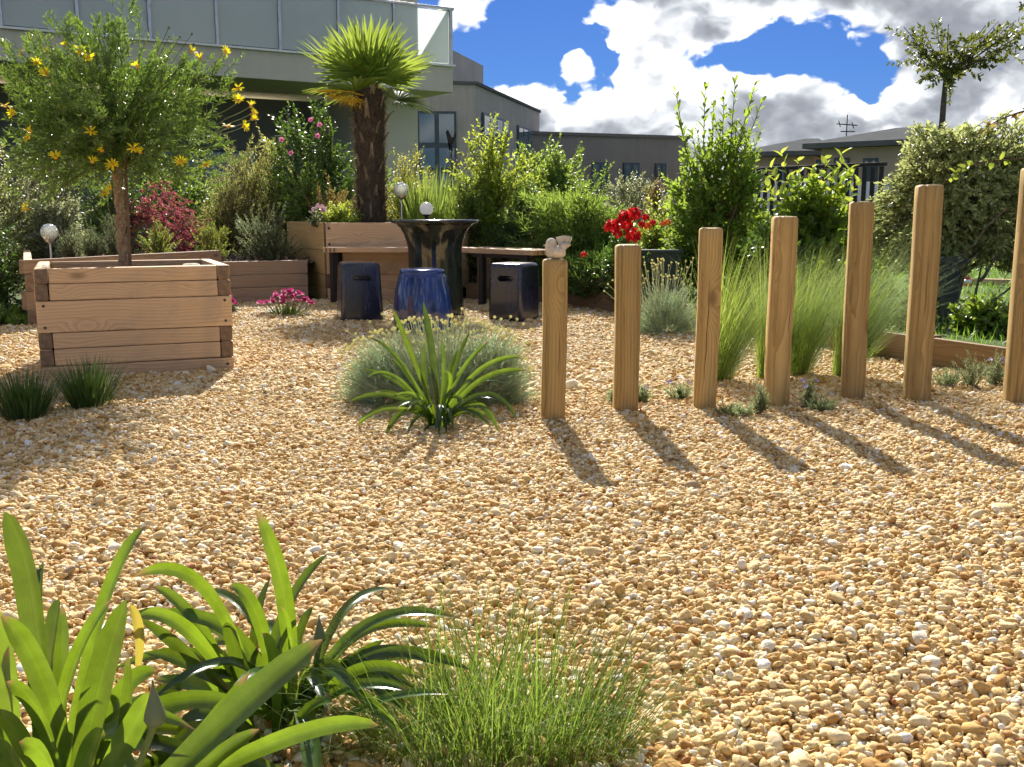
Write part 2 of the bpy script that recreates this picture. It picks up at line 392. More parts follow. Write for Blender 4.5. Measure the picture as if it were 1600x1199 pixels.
class Acc:
    def __init__(s): s.V = []; s.F = []; s.M = []; s.n = 0
    def add(s, V, faces, m=0):
        V = np.asarray(V, float).reshape(-1, 3)
        for f in faces:
            f = np.asarray(f, np.int32)
            if len(f): s.F.append(f + s.n); s.M.append(m)
        s.V.append(V); s.n += len(V)
    def mesh(s, name, mats, smooth=False):
        return make_mesh(name, np.concatenate(s.V), s.F, mats, s.M, smooth)

def link(name, data, parent=None, loc=(0, 0, 0), rot=None):
    o = bpy.data.objects.new(name, data); COL.objects.link(o); o.location = loc
    if rot is not None: o.rotation_euler = rot
    if parent is not None: o.parent = parent
    return o
def tag(o, label, cat, group=None):
    o['label'] = label; o['category'] = cat
    if group: o['group'] = group
    return o
def thing(name, label, cat, loc, rz=0.0, group=None):
    o = link(name, None, None, loc, (0, 0, rz)); return tag(o, label, cat, group)
def struct(name, me, kind='structure', loc=(0, 0, 0)):
    o = link(name, me, None, loc); o['kind'] = kind; return o

def norm(a): return a / np.maximum(np.linalg.norm(a, axis=-1, keepdims=True), 1e-9)
def perp(d):
    ref = np.where(np.abs(d[..., 2:3]) > 0.92, np.array([1.0, 0, 0]), np.array([0, 0, 1.0]))
    e1 = norm(np.cross(d, ref)); return e1, np.cross(d, e1)

def box_mesh(name, sx, sy, sz, mats, bevel=0.004, ends=None, uneven=0.0):
    """bevelled box about its centre; faces across the axis `ends` take the second material"""
    bm = bmesh.new(); bmesh.ops.create_cube(bm, size=1.0)
    for v in bm.verts:
        v.co = Vector((v.co.x * sx, v.co.y * sy, v.co.z * sz))
        if uneven: v.co += Vector([random.uniform(-uneven, uneven) for _ in range(3)])
    if bevel: bmesh.ops.bevel(bm, geom=bm.edges[:], offset=bevel, segments=2, affect='EDGES', profile=0.6)
    if ends is not None:
        i = 'XYZ'.index(ends)
        for f in bm.faces:
            if abs(f.normal[i]) > 0.7: f.material_index = 1
    me = bpy.data.meshes.new(name); bm.to_mesh(me); bm.free()
    for m in (mats if isinstance(mats, (list, tuple)) else [mats]): me.materials.append(m)
    return me
def box(name, size, loc, mats, parent=None, bevel=0.004, ends=None, rz=0.0, uneven=0.0):
    return link(name, box_mesh(name, *size, mats, bevel, ends, uneven), parent, loc, (0, 0, rz))

def lathe(name, prof, seg, mats, smooth=True, lump=0.0):
    a = np.linspace(0, 2 * np.pi, seg, endpoint=False)
    r = np.array([p[0] for p in prof])[:, None]; z = np.array([p[1] for p in prof])[:, None]
    k = 1 + lump * (np.sin(a * 3 + 1) + np.sin(a * 5 + 2.2))[None]
    V = np.stack([r * k * np.cos(a), r * k * np.sin(a), z + 0 * a], -1).reshape(-1, 3)
    n = len(prof); q = []
    for i in range(n - 1):
        for j in range(seg):
            j2 = (j + 1) % seg; q.append((i * seg + j, i * seg + j2, (i + 1) * seg + j2, (i + 1) * seg + j))
    return make_mesh(name, V, [np.array(q)], mats, None, smooth)

def tubes(P, Rr, sides=4):
    """P (N,K,3), Rr (N,K) -> V, quads"""
    P = np.asarray(P, float); N, K, _ = P.shape; Rr = np.broadcast_to(Rr, (N, K))
    T = norm(np.gradient(P, axis=1)); e1, e2 = perp(norm(P[:, -1] - P[:, 0])); e1 = e1[:, None]; e2 = e2[:, None]
    a = np.linspace(0, 2 * np.pi, sides, endpoint=False)
    ring = e1[:, :, None] * np.cos(a)[None, None, :, None] + e2[:, :, None] * np.sin(a)[None, None, :, None]
    V = P[:, :, None] + ring * Rr[:, :, None, None]
    b = np.arange(N)[:, None, None] * K * sides; k = np.arange(K - 1)[None, :, None] * sides; j = np.arange(sides)[None, None]; j2 = (j + 1) % sides
    Q = np.stack([b + k + j, b + k + j2, b + k + sides + j2, b + k + sides + j], -1).reshape(-1, 4)
    return V.reshape(-1, 3), [Q]

OVAL = (np.array([[0, 0, 0], [.28, .42, .05], [.28, -.42, .05], [.65, .40, .03], [.65, -.40, .03], [1, 0, -.10]]), [np.array([[0, 2, 1], [3, 4, 5]]), np.array([[1, 2, 4, 3]])])
LANCE = (np.array([[0, 0, 0], [.35, .5, .03], [.35, -.5, .03], [1, 0, -.06]]), [np.array([[0, 2, 3, 1]])])
NEEDLE = LANCE
BROAD = (np.array([[0, 0, 0], [.22, .40, .06], [.22, -.40, .06], [.5, 0, -.03], [.62, .38, .03], [.62, -.38, .03], [1, 0, -.14]]),
         [np.array([[0, 3, 1], [3, 4, 1], [3, 6, 4], [0, 2, 3], [3, 2, 5], [3, 5, 6]])])

def leaf_geo(P, D, Nn, L, W, tm):
    tv, tf = tm; S = np.cross(Nn, D); k = len(tv)
    V = P[:, None] + D[:, None] * (L[:, None] * tv[None, :, 0])[..., None] + S[:, None] * (W[:, None] * tv[None, :, 1])[..., None] + Nn[:, None] * (L[:, None] * tv[None, :, 2])[..., None]
    off = np.arange(len(P))[:, None, None] * k
    return V.reshape(-1, 3), [(off + f[None]).reshape(-1, f.shape[1]) for f in tf]

def shoots(S, D, L, nl, ll, lw, ang=0.9, droop=0.15, s0=0.12, taper=0.5, jit=0.25, opposite=False):
    """leaves set spirally along shoots -> leaf arrays and stem paths"""
    N = len(S); t = np.linspace(s0, 1, nl)[None] + rng.normal(0, 0.3 / nl, (N, nl)); t = np.clip(t, 0.02, 1)
    g = np.array([0, 0, -1.0])
    P = S[:, None] + D[:, None] * (L[:, None] * t)[..., None] + g * (droop * L[:, None] * t * t)[..., None]
    T = norm(D[:, None] + g * (2 * droop * t)[..., None])
    e1, e2 = perp(T)
    phi = rng.uniform(0, 6.28, (N, 1)) + (np.arange(nl)[None] * (2.4 if not opposite else 3.1416) + (0 if not opposite else (np.arange(nl)[None] // 2) * 1.57)) + rng.normal(0, jit, (N, nl))
    rad = e1 * np.cos(phi)[..., None] + e2 * np.sin(phi)[..., None]
    a = np.clip(ang * (1.15 - 0.45 * t) + rng.normal(0, jit * 0.6, (N, nl)), 0.05, 2.0)[..., None]
    LD = norm(T * np.cos(a) + rad * np.sin(a)); NN = norm(T * np.sin(a) - rad * np.cos(a))
    roll = rng.normal(0, jit * 1.3, (N, nl))[..., None]; SS = np.cross(NN, LD); NN = NN * np.cos(roll) + SS * np.sin(roll)
    sz = (1 - taper * np.abs(t - 0.35)) * rng.uniform(0.75, 1.2, (N, nl))
    path = S[:, None] + D[:, None] * (L[:, None] * np.linspace(0, 1, 4)[None])[..., None] + g * (droop * L[:, None] * np.linspace(0, 1, 4)[None] ** 2)[..., None]
    f = lambda x: x.reshape(-1, 3)
    return (f(P), f(LD), f(NN), (ll * sz).ravel(), (lw * sz).ravel()), path

def ribbons(B, D, L, W, droop, K=6, fold=0.0, prof=None, pw=1.6, side=None):
    """strap blades that bow over: B base, D start direction"""
    N = len(B); s = np.linspace(0, 1, K); h = np.array(D) * [1, 1, 0]
    hd = norm(h + 1e-6 * rng.normal(size=h.shape) * [1, 1, 0])
    if side is None: side = np.cross(hd, np.array([0, 0, 1.0])) * -1
    P = np.zeros((N, K, 3)); P[:, 0] = B; T = np.zeros((N, K, 3)); T[:, 0] = D
    for i in range(1, K):
        sm = (s[i] + s[i - 1]) / 2
        d = norm(D + np.array([0, 0, -1.0]) * (droop * sm ** pw)[:, None] + hd * (0.35 * droop * sm)[:, None])
        P[:, i] = P[:, i - 1] + d * (L / (K - 1))[:, None]; T[:, i] = d
    w = (prof(s) if prof is not None else np.clip(np.minimum(1, 0.55 + s) * (1 - s ** 3), 0.03, 1))
    off = side[:, None] * (W[:, None] * w[None] * 0.5)[..., None]
    up = norm(np.cross(T, -side[:, None] + 0 * T))
    if fold:
        lift = up * (W[:, None] * w[None] * fold)[..., None]
        V = np.stack([P - off + lift, P - lift * 0.3, P + off + lift], 2); C = 3
    else:
        V = np.stack([P - off, P + off], 2); C = 2
    b = np.arange(N)[:, None, None] * K * C; k = np.arange(K - 1)[None, :, None] * C; c = np.arange(C - 1)[None, None]
    Q = np.stack([b + k + c, b + k + c + 1, b + k + C + c + 1, b + k + C + c], -1).reshape(-1, 4)
    return V.reshape(-1, 3), [Q]

def ball_dirs(n, zmin=-0.4, zpow=1.0):
    z = zmin + (1 - zmin) * rng.uniform(0, 1, n) ** zpow; a = rng.uniform(0, 2 * np.pi, n); r = np.sqrt(np.maximum(0, 1 - z * z))
    return np.stack([r * np.cos(a), r * np.sin(a), z], -1)

def bush(name, label, cat, loc, rx, ry, h, ns, nl, ll, lw, lm, sl=0.3, ang=0.9, up=0.45, tm=OVAL, droop=0.12, zmin=-0.7, lump=0.22, z_off=0.0,
         inner=0.5, sm=STEMB, stem_r=0.004, trunk_r=0.0, group=None, opposite=False, limbs=12, jit=0.3, crown_frac=1.0, lean=(0, 0), zshape=None):
    """plant: leafy shoots through an uneven crown, woody stems from the base"""
    root = thing(name, label, cat, loc, 0, group)
    d = ball_dirs(ns, zmin)
    seeds = rng.uniform(0, 6.28, 6)
    lum = 1 + lump * (np.sin(d[:, 0] * 3.1 + seeds[0]) * np.cos(d[:, 2] * 3.7 + seeds[1]) + 0.7 * np.sin(d[:, 1] * 5.3 + d[:, 2] * 4.0 + seeds[2]) + 0.5 * np.sin(d[:, 0] * 8.0 + seeds[3]) * np.sin(d[:, 2] * 7 + seeds[4]))
    rr = (inner + (1 - inner) * rng.uniform(0, 1, ns) ** 0.55) * lum
    cz = z_off + (h - z_off) * (-zmin / (1 - zmin)) if zmin < 0 else z_off
    rz = h - cz
    E = np.stack([d[:, 0] * rx * rr + lean[0] * d[:, 2], d[:, 1] * ry * rr + lean[1] * d[:, 2], cz + d[:, 2] * rz * rr], -1)
    if zshape is not None: E = zshape(E)
    D = norm(d * [1, 1, 0.8] + np.array([0, 0, up]) + rng.normal(0, 0.25, (ns, 3)))
    L = sl * rng.uniform(0.65, 1.25, ns)
    S = E - D * L[:, None] * 0.8
    S[:, 2] = np.maximum(S[:, 2], 0.01)
    arr, path = shoots(S, D, L, nl, ll, lw, ang, droop, opposite=opposite, jit=jit)
    keep = arr[0][:, 2] > 0.0
    arr = tuple(a[keep] for a in arr)
    V, Fc = leaf_geo(*arr, tm)
    link('foliage', make_mesh('foliage', V, Fc, lm), root)
    a = Acc(); V, Fc = tubes(path, np.array([1, .8, .55, .25]) * stem_r, 3); a.add(V, Fc)
    k = min(limbs, ns); idx = rng.choice(ns, k, replace=False); pts = []
    for i in idx:
        b = np.array([rng.normal(0, rx * 0.06), rng.normal(0, ry * 0.06), 0.0]); e = S[i]
        m1 = b * 0.6 + e * np.array([.25, .25, .45]); m2 = b * 0.25 + e * np.array([.65, .65, .75])
        pts.append([b, m1, m2, e])
    tr = trunk_r or max(0.006, 0.02 * h)
    V, Fc = tubes(np.array(pts), np.array([1, .8, .6, .35]) * tr, 5); a.add(V, Fc)
    link('stems', a.mesh('stems', sm), root)
    return root

def pbush(name, label, cat, px0, px1, top, Y, zb, ns, nl, ll, lw, lm, depth=0.8, **kw):
    """plant measured from the photo: left and right edge, top row, its distance and ground height"""
    h = zat(top, Y) - zb; c = (px0 + px1) / 2; rx = (px1 - px0) / 2 * mpp(Y)
    return bush(name, label, cat, (xat(c, Y, zb + h / 2), Y, zb), rx, rx * depth, h, ns, nl, ll, lw, lm, **kw)

# ------------------------------------------------------------------ ground
def sheet(name, pts, z, m, kind='structure'):
    V = [(x, y, z) for x, y in pts]
    return struct(name, make_mesh(name, V, [np.array([list(range(len(V)))])], m), kind)
sheet('ground', [(-250, -60), (250, -60), (250, 500), (-250, 500)], -0.03, groundm())

BL, BM, BR = Vector((-3.36, 7.0, 0)), Vector((-2.50, 8.76, 0)), Vector((-1.83, 9.1, 0))   # low bed: its front wall
TB = Vector((-1.65, 9.05, 0))                                                           # tall bed: near corner
E0, E1 = Vector((0.46, 8.6, 0)), Vector((2.16, 5.17, 0))                                # low edging on the right
E2 = E1 + (E1 - E0) * 0.75
EB = Vector((-0.42, 9.16, 0))
GRAV = [(-9, -4), (5.5, -4), (5.5, E2.y - 3.0), (E2.x, E2.y), (E1.x, E1.y), (E0.x, E0.y), (EB.x, EB.y), (TB.x, TB.y), (BR.x, BR.y), (BM.x, BM.y), (BL.x, BL.y), (-4.6, 6.9), (-9, 6.7)]
sheet('gravel_bed', GRAV, 0.0, gravelbasem())

def inside(px, py, poly):
    c = np.zeros(len(px), bool); j = len(poly) - 1
    for i in range(len(poly)):
        xi, yi = poly[i]; xj, yj = poly[j]
        if yi != yj: c ^= ((yi > py) != (yj > py)) & (px < (xj - xi) * (py - yi) / (yj - yi) + xi)
        j = i
    return c

def make_gravel():
    col = bpy.data.collections.new('pebble_kinds')
    bm = bmesh.new(); bmesh.ops.create_icosphere(bm, subdivisions=3, radius=1.0)
    base = np.array([v.co[:] for v in bm.verts]); fc = np.array([[v.index for v in f.verts] for f in bm.faces]); bm.free()
    bm = bmesh.new(); bmesh.ops.create_icosphere(bm, subdivisions=2, radius=1.0)
    base = np.array([v.co[:] for v in bm.verts]); fc = np.array([[v.index for v in f.verts] for f in bm.faces]); bm.free()
    for k in range(14):
        n = norm(rng.normal(size=(11, 3))); dd = rng.uniform(0.60, 1.05, 11)
        c = base @ n.T; rad = np.where(c > 0.05, dd[None] / np.maximum(c, 0.05), 9.0)
        rad = -np.log(np.exp(-rad * 13).sum(1)) / 13
        rad = np.clip(rad, 0.5, 1.15)
        V = base * rad[:, None] * np.array([rng.uniform(0.95, 1.35), rng.uniform(0.75, 1.0), rng.uniform(0.55, 0.8)])
        o = bpy.data.objects.new('pebble', make_mesh('pebble', V, [fc], PEBBLE, None, True)); col.objects.link(o)
    def grid(x0, x1, y0, y1, s):
        nx, ny = int((x1 - x0) / s), int((y1 - y0) / (s * 0.866))
        X, Yv = np.meshgrid(np.arange(nx), np.arange(ny)); X = X + 0.5 * (Yv % 2)
        x = x0 + X.ravel() * s + rng.normal(0, s * 0.22, X.size); y = y0 + Yv.ravel() * s * 0.866 + rng.normal(0, s * 0.22, X.size)
        return x, y
    parts = []
    for s, ya, yb, keep, zl, sc in ((0.0123, 1.0, 4.4, 1.0, 0.002, 0.0073), (0.0123, 1.0, 4.4, 0.34, 0.0078, 0.0068), (0.0158, 4.36, 9.4, 1.0, 0.003, 0.0095), (0.0158, 4.36, 9.4, 0.26, 0.010, 0.0088)):
        x, y = grid(-6.5, 6.5, ya, yb, s)
        k = (np.abs(x) < 0.56 * y + 0.85) & inside(x, y, GRAV) & (rng.uniform(0, 1, len(x)) < keep)
        x, y = x[k], y[k]; n = len(x)
        size = sc * np.exp(rng.normal(0, 0.31, n)) * np.where(rng.uniform(0, 1, n) < 0.03, 1.5, 1.0)
        und = 0.006 * (np.sin(x * 5.1 + y * 2.3) * np.cos(y * 4.3 - x * 1.7) + 0.6 * np.sin(x * 13 + 2 * np.sin(y * 7)) * np.sin(y * 11))
        z = zl + und + 0.004 + rng.normal(0, 0.0022, n)
        parts.append((np.stack([x, y, z], 1), size))
    P = np.concatenate([p for p, _ in parts]); S = np.concatenate([s for _, s in parts]); n = len(P)
    me = bpy.data.meshes.new('gravel'); me.vertices.add(n); me.vertices.foreach_set('co', P.astype(np.float32).ravel())
    rot = np.stack([rng.normal(0, 0.45, n), rng.normal(0, 0.45, n), rng.uniform(0, 6.28, n)], 1).astype(np.float32)
    for nm, typ, dat, key in (('rot', 'FLOAT_VECTOR', rot, 'vector'), ('scl', 'FLOAT', S.astype(np.float32), 'value'), ('pick', 'INT', rng.integers(0, 14, n).astype(np.int32), 'value')):
        at_ = me.attributes.new(nm, typ, 'POINT'); at_.data.foreach_set(key, dat.ravel())
    o = struct('gravel', me, 'stuff')
    ng = bpy.data.node_groups.new('lay_pebbles', 'GeometryNodeTree')
    ng.interface.new_socket('Geometry', in_out='INPUT', socket_type='NodeSocketGeometry'); ng.interface.new_socket('Geometry', in_out='OUTPUT', socket_type='NodeSocketGeometry')
    N = ng.nodes; gi = N.new('NodeGroupInput'); go = N.new('NodeGroupOutput')
    iop = N.new('GeometryNodeInstanceOnPoints'); ci = N.new('GeometryNodeCollectionInfo'); ci.inputs[0].default_value = col
    ci.inputs['Separate Children'].default_value = True; ci.inputs['Reset Children'].default_value = True
    def na(nm, typ):
        q = N.new('GeometryNodeInputNamedAttribute'); q.data_type = typ; q.inputs[0].default_value = nm
        return [s for s in q.outputs if s.enabled][0]
    er = N.new('FunctionNodeEulerToRotation'); ng.links.new(na('rot', 'FLOAT_VECTOR'), er.inputs[0])
    ng.links.new(gi.outputs[0], iop.inputs['Points']); ng.links.new(ci.outputs[0], iop.inputs['Instance'])
    iop.inputs['Pick Instance'].default_value = True
    ng.links.new(na('pick', 'INT'), iop.inputs['Instance Index']); ng.links.new(er.outputs[0], iop.inputs['Rotation']); ng.links.new(na('scl', 'FLOAT'), iop.inputs['Scale'])
    ng.links.new(iop.outputs[0], go.inputs[0])
    md = o.modifiers.new('lay_pebbles', 'NODES'); md.node_group = ng
    print('pebbles', n)
make_gravel()
def litter():
    n = 240; y = rng.uniform(1.3, 7.5, n); x = rng.uniform(-.5, .5, n) * y
    k = inside(x, y, GRAV); x, y = x[k], y[k]; n = len(x)
    D = norm(rng.normal(size=(n, 3)) * [1, 1, .25]); N1 = norm(rng.normal(size=(n, 3)) * .35 + [0, 0, 1]); N1 = norm(N1 - D * (N1 * D).sum(1, keepdims=True))
    V, Fc = leaf_geo(np.stack([x, y, np.full(n, .020)], 1), D, N1, rng.uniform(.010, .032, n), np.where(rng.uniform(0, 1, n) < .4, rng.uniform(.0015, .003, n), rng.uniform(.004, .011, n)), OVAL)
    struct('fallen_leaves', make_mesh('fallen_leaves', V, Fc, leafm('fallen_leaf', (.16, .09, .035), (.34, .23, .08), tf=.2, c3=(.13, .17, .03))), 'stuff')
litter()

# ------------------------------------------------------------------ buildings
def main_building():
    rz = math.atan2(-0.534, -0.845)
    b = thing('apartment_building', 'grey rendered apartment building with long frosted glass balcony, behind the palm', 'building', (-0.845 * 1.5, 22.5, 0), rz)
    zs, zt, zr = 3.31, 3.83, 5.0
    box('balcony_slab', (18.0, 2.2, zt - zs), (9.0, -1.1, (zs + zt) / 2), RENDER_W, b, 0.01)
    box('slab_coping', (18.06, 0.14, 0.04), (9.0, 0.0, zt + 0.023), WHITE, b, 0.004)
    # upper storey
    u0 = 1.02
    box('upper_wall', (16.5, 7.0, 2.35), (8.28, -5.03, zt + 1.177), RENDER_W, b, 0.01)
    wx = [1.55, 2.45, 4.2]
    for x, w in ((2.9, 2.8), (8.4, 3.9)):
        f = box('window', (w, 0.10, 2.1), (x, -1.5, zt + 1.1), FRAME, b, 0.004)
        n = 2
        for i in range(n):
            box('pane', (w / n - 0.16, 0.03, 1.9), ((i - (n - 1) / 2) * (w / n), 0.05, 0), GLASS, f, 0.002)
    # ground storey: pier at the corner, recess further along, its shade put into the wall colour
    box('corner_pier', (1.47, 2.4, zs - .008), (0.80, -2.75, zs / 2 - .004), RENDER_W, b, 0.008)
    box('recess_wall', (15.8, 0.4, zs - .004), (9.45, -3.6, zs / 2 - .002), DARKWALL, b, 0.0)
    f = box('ground_window', (3.9, 0.12, 1.35), (3.9, -3.37, 1.5), FRAME, b, 0.004)
    for i in range(3): box('pane', (1.16, 0.03, 1.18), (-1.28 + i * 1.28, 0.055, 0), GLASS, f, 0.002)
    box('rear_block', (16.5, 5.0, zs - .012), (9.0, -6.6, zs / 2 - .006), RENDER_W, b, 0.0)
    # balustrade
    pm = box_mesh('baluster_post', 0.06, 0.07, zr - zt - 0.02, METAL, 0.004)
    xs = [0.045] + [1.38 + 1.222 * i for i in range(13)]
    for x in xs: link('baluster_post', pm, b, (x, 0.0, (zr + zt) / 2 + 0.02))
    for x0, x1 in zip(xs[:-1], xs[1:]):
        w = x1 - x0 - 0.08
        link('glass_panel', box_mesh('glass_panel', w, 0.014, zr - zt - 0.10, FROST, 0.001), b, ((x0 + x1) / 2, 0.0, (zr + zt) / 2 + 0.02))
    box('top_rail', (18.1, 0.09, 0.05), (9.03, 0.0, zr + 0.015), METAL, b, 0.005)
    box('top_rail', (0.09, 1.45, 0.05), (0.045, -0.775, zr + 0.0155), METAL, b, 0.005)
    box('glass_panel', (0.014, 1.3, zr - zt - 0.10), (0.045, -0.77, (zr + zt) / 2 + 0.02), FROST, b, 0.001)
    box('downpipe', (0.16, 0.16, zs - .004), (6.05, -1.08, zs / 2 - .002), ZINC, b, 0.03)
main_building()

def strip_window(b, name, o, ax, wlen, h, zc, n, out):
    """row of panes set in a wall: o start point, ax along the wall, out the outward normal"""
    c = o + ax * (wlen / 2); rz = math.atan2(ax.y, ax.x)
    f = box(name, (wlen, 0.12, h), (c.x + out.x * 0.02, c.y + out.y * 0.02, zc), FRAME, b, 0.0, rz=rz)
    s = -1 if (Vector((-ax.y, ax.x, 0)).dot(out) < 0) else 1
    for i in range(n):
        box('pane', (wlen / n - 0.14, 0.04, h - 0.16), ((i - (n - 1) / 2) * wlen / n, s * 0.055, 0), GLASS, f, 0.0)
    return f

def prism(name, pts, z0, z1, m, parent, origin):
    n = len(pts); V = [(x - origin.x, y - origin.y, z0) for x, y in pts] + [(x - origin.x, y - origin.y, z1) for x, y in pts]
    q = np.array([[i, (i + 1) % n, (i + 1) % n + n, i + n] for i in range(n)])
    caps = np.array([list(range(n))[::-1], list(range(n, 2 * n))])
    return link(name, make_mesh(name, V, [q, caps], m), parent)

def second_building():
    Y1 = 33.0; P1 = at(743, 133, Y1); z1 = P1.z; P1.z = 0
    k = (330 - 133) / (330 - 176); P2 = at(843, 176, Y1 * k); P2.z = 0
    ax = (P2 - P1).normalized(); out = Vector((ax.y, -ax.x, 0))
    left = -out
    P0 = P1 + Vector((-0.80, -0.10, 0)) * 5.0
    b = thing('concrete_building', 'raw concrete building stepping back beyond the balcony end, with strip windows', 'building', P1)
    far = P2 + Vector((-9, 1.5, 0))
    prism('lower_block', [(P1.x, P1.y), (P2.x, P2.y), (far.x, far.y), (P0.x - 2, P0.y + 6), (P0.x, P0.y)], 0, z1, CONC, b, P1)
    prism('roof_coping', [(P1.x + .06, P1.y - .06), (P2.x + .06, P2.y + .06), (far.x, far.y), (P0.x - 2, P0.y + 6), (P0.x, P0.y - .06)], z1 + 0.002, z1 + 0.10, ZINC, b, P1)
    Q2 = at(755, 103, 42.0); zq = Q2.z; Q2.z = 0; Q1 = Q2 - ax * 9.0
    prism('upper_block', [(Q1.x, Q1.y), (Q2.x, Q2.y), (Q2.x - 8, Q2.y + 1.5), (Q1.x - 8, Q1.y + 1.5)], z1 + 0.1, zq, CONC, b, P1)
    def on(px):   # point of the P1-P2 wall seen at column px
        r = ray(px, 200); tt = (P1.x * r.y - P1.y * r.x) / (ax.y * r.x - ax.x * r.y); return P1 + ax * tt
    for p0, p1, y0, y1, n in ((752, 791, 176, 207, 4), (807, 829, 196, 215, 3)):
        a, c = on(p0), on(p1); zt = zat(y0, a.y); h = 1.0
        strip_window(b, 'window', a - P1, ax, (c - a).length, h, zt - h / 2, n, out)
    # tall blue framed window on the near wall
    axl = (P1 - P0).normalized(); outl = Vector((axl.y, -axl.x, 0))
    def onl(px):
        r = ray(px, 230); tt = (P0.x * r.y - P0.y * r.x) / (axl.y * r.x - axl.x * r.y); return P0 + axl * tt
    a, c = onl(652), onl(713); w = (c - a).length; top = zat(174, a.y)
    for i, (h, n) in enumerate(((1.05, 2), (0.78, 2), (0.75, 2), (0.9, 2))):
        strip_window(b, 'window', a - P1, axl, w, h, top - h / 2, n, outl); top -= h
    return b
second_building()

def long_wall_building():
    a = at(786, 209, 40.0); c = at(1075, 219, 43.0); z = a.z; a.z = c.z = 0
    b = thing('flat_roofed_building', 'long low dark flat roofed building across the middle distance', 'building', a)
    ax = (c - a).normalized(); out = Vector((ax.y, -ax.x, 0))
    prism('wall', [(a.x, a.y), (c.x, c.y), (c.x, c.y + 8), (a.x - 6, a.y + 8)], 0, z, CONC_D, b, a)
    prism('roof_coping', [(a.x, a.y - .08), (c.x + .08, c.y - .08), (c.x + .08, c.y + 8), (a.x - 6, a.y + 8)], z + 0.002, z + 0.12, DARKWALL, b, a)
    for px0, px1 in ((924, 949), (975, 1001), (1028, 1046)):
        x0 = at(px0, 262, 41.5).x; x1 = at(px1, 262, 41.5).x; t0 = (x0 - a.x) / ax.x
        strip_window(b, 'window', ax * t0, ax, (x1 - x0) / ax.x, 1.1, zat(254, 41.5) - 0.55, 2, out)
long_wall_building()

def house(label, px0, px1, ye0, ye1, ya, pxa, Y0, Y1, depth, ant=False, win=()):
    a = at(px0, ye0, Y0); c = at(px1, ye1, Y1); z = (a.z + c.z) / 2; a.z = c.z = 0
    ax = (c - a).normalized(); back = Vector((-ax.y, ax.x, 0)) * depth; out = Vector((ax.y, -ax.x, 0))
    b = thing('house', label, 'house', a, 0, 'low beige houses beyond the railing')
    prism('wall', [(a.x, a.y), (c.x, c.y), (c.x + back.x, c.y + back.y), (a.x + back.x, a.y + back.y)], 0, z - 0.15, BEIGE_W, b, a)
    ov = 0.45; A = -ax * ov + out * ov; C = (c - a) + ax * ov + out * ov; D = (c - a) + back + ax * ov - out * ov; B = back - ax * ov - out * ov
    apx = at(pxa, ya, (Y0 + Y1) / 2 + depth * 0.4); za = apx.z; r1 = Vector((apx.x - a.x, apx.y - a.y, 0)); r2 = r1 + ax * max(0.5, (c - a).length - 2 * r1.dot(ax))
    zz = z - 0.149
    V = [(*A[:2], zz), (*C[:2], zz), (*D[:2], zz), (*B[:2], zz), (*A[:2], zz + .16), (*C[:2], zz + .16), (*D[:2], zz + .16), (*B[:2], zz + .16), (*r1[:2], za), (*r2[:2], za)]
    link('roof', make_mesh('roof', V, [np.array([[0, 1, 5, 4], [1, 2, 6, 5], [2, 3, 7, 6], [3, 0, 4, 7], [3, 2, 1, 0], [4, 5, 9, 8], [6, 7, 8, 9]]), np.array([[5, 6, 9], [7, 4, 8]])], ZINC), b)
    for p0, p1, yt, h in win:
        x0 = at(p0, yt, Y0).x; x1 = at(p1, yt, Y0).x
        strip_window(b, 'window', ax * ((x0 - a.x) / ax.x), ax, (x1 - x0) / ax.x, h, zat(yt, Y0) - h / 2, 2, out)
    return b, a
house('low beige house with a shallow grey metal hip roof, left of its twin', 1165, 1272, 240, 236, 217, 1258, 37, 36, 9, win=((1205, 1222, 258, 1.2), (1262, 1279, 252, 1.2)))
hb, ha = house('beige house with a grey metal roof and rooftop antenna beyond the railing', 1284, 1440, 227, 217, 200, 1400, 33, 31, 9, win=((1300, 1318, 248, 1.2), (1335, 1352, 250, 1.1)))
an = Acc(); p = at(1322, 220, 35) - ha
for q in ([(0, 0, -1.2), (0, 0, 0.85)], [(-.35, 0, .55), (.35, 0, .5)], [(-.2, 0, .3), (.28, 0, .3)], [(-.25, -.1, .45), (-.25, .1, .65)], [(.2, -.1, .4), (.2, .1, .6)]):
    V, Fc = tubes(np.array([[np.array(q[0]) + p, (np.array(q[0]) + np.array(q[1])) / 2 + p, np.array(q[1]) + p]]), 0.018, 4); an.add(V, Fc)
link('antenna', an.mesh('antenna', DARKMETAL), hb)

def railing():
    a = at(1160, 268, 15.5); c = at(1385, 254, 13.6); a.z = c.z = 0
    b = thing('railing', 'dark brown picket railing in front of an added white wall on the right', 'railing', a)
    ax = (c - a).normalized(); L = (c - a).length; rz = math.atan2(ax.y, ax.x); zt = zat(261, 14.5)
    box('top_rail', (L, 0.06, 0.05), (*(ax * L / 2)[:2], zt), DARKMETAL, b, 0.006, rz=rz)
    box('bottom_rail', (L, 0.05, 0.05), (*(ax * L / 2)[:2], 0.25), DARKMETAL, b, 0.006, rz=rz)
    m = box_mesh('picket', 0.06, 0.025, zt - 0.20, DARKMETAL, 0.003); n = int(L / 0.125)
    for i in range(n): link('picket', m, b, (*(ax * (L * (i + .5) / n))[:2], 0.15 + (zt - 0.2) / 2 + 0.02), (0, 0, rz))
    w = box('white_backing', (3.9, 0.2, 1.28), (xat(1275, 17.5), 17.5, 0.64), WHITE, None, 0.01)  # added so that bright white shows between the pickets
    tag(w, 'low white wall added for the bright gaps behind the brown picket railing', 'wall')
railing()

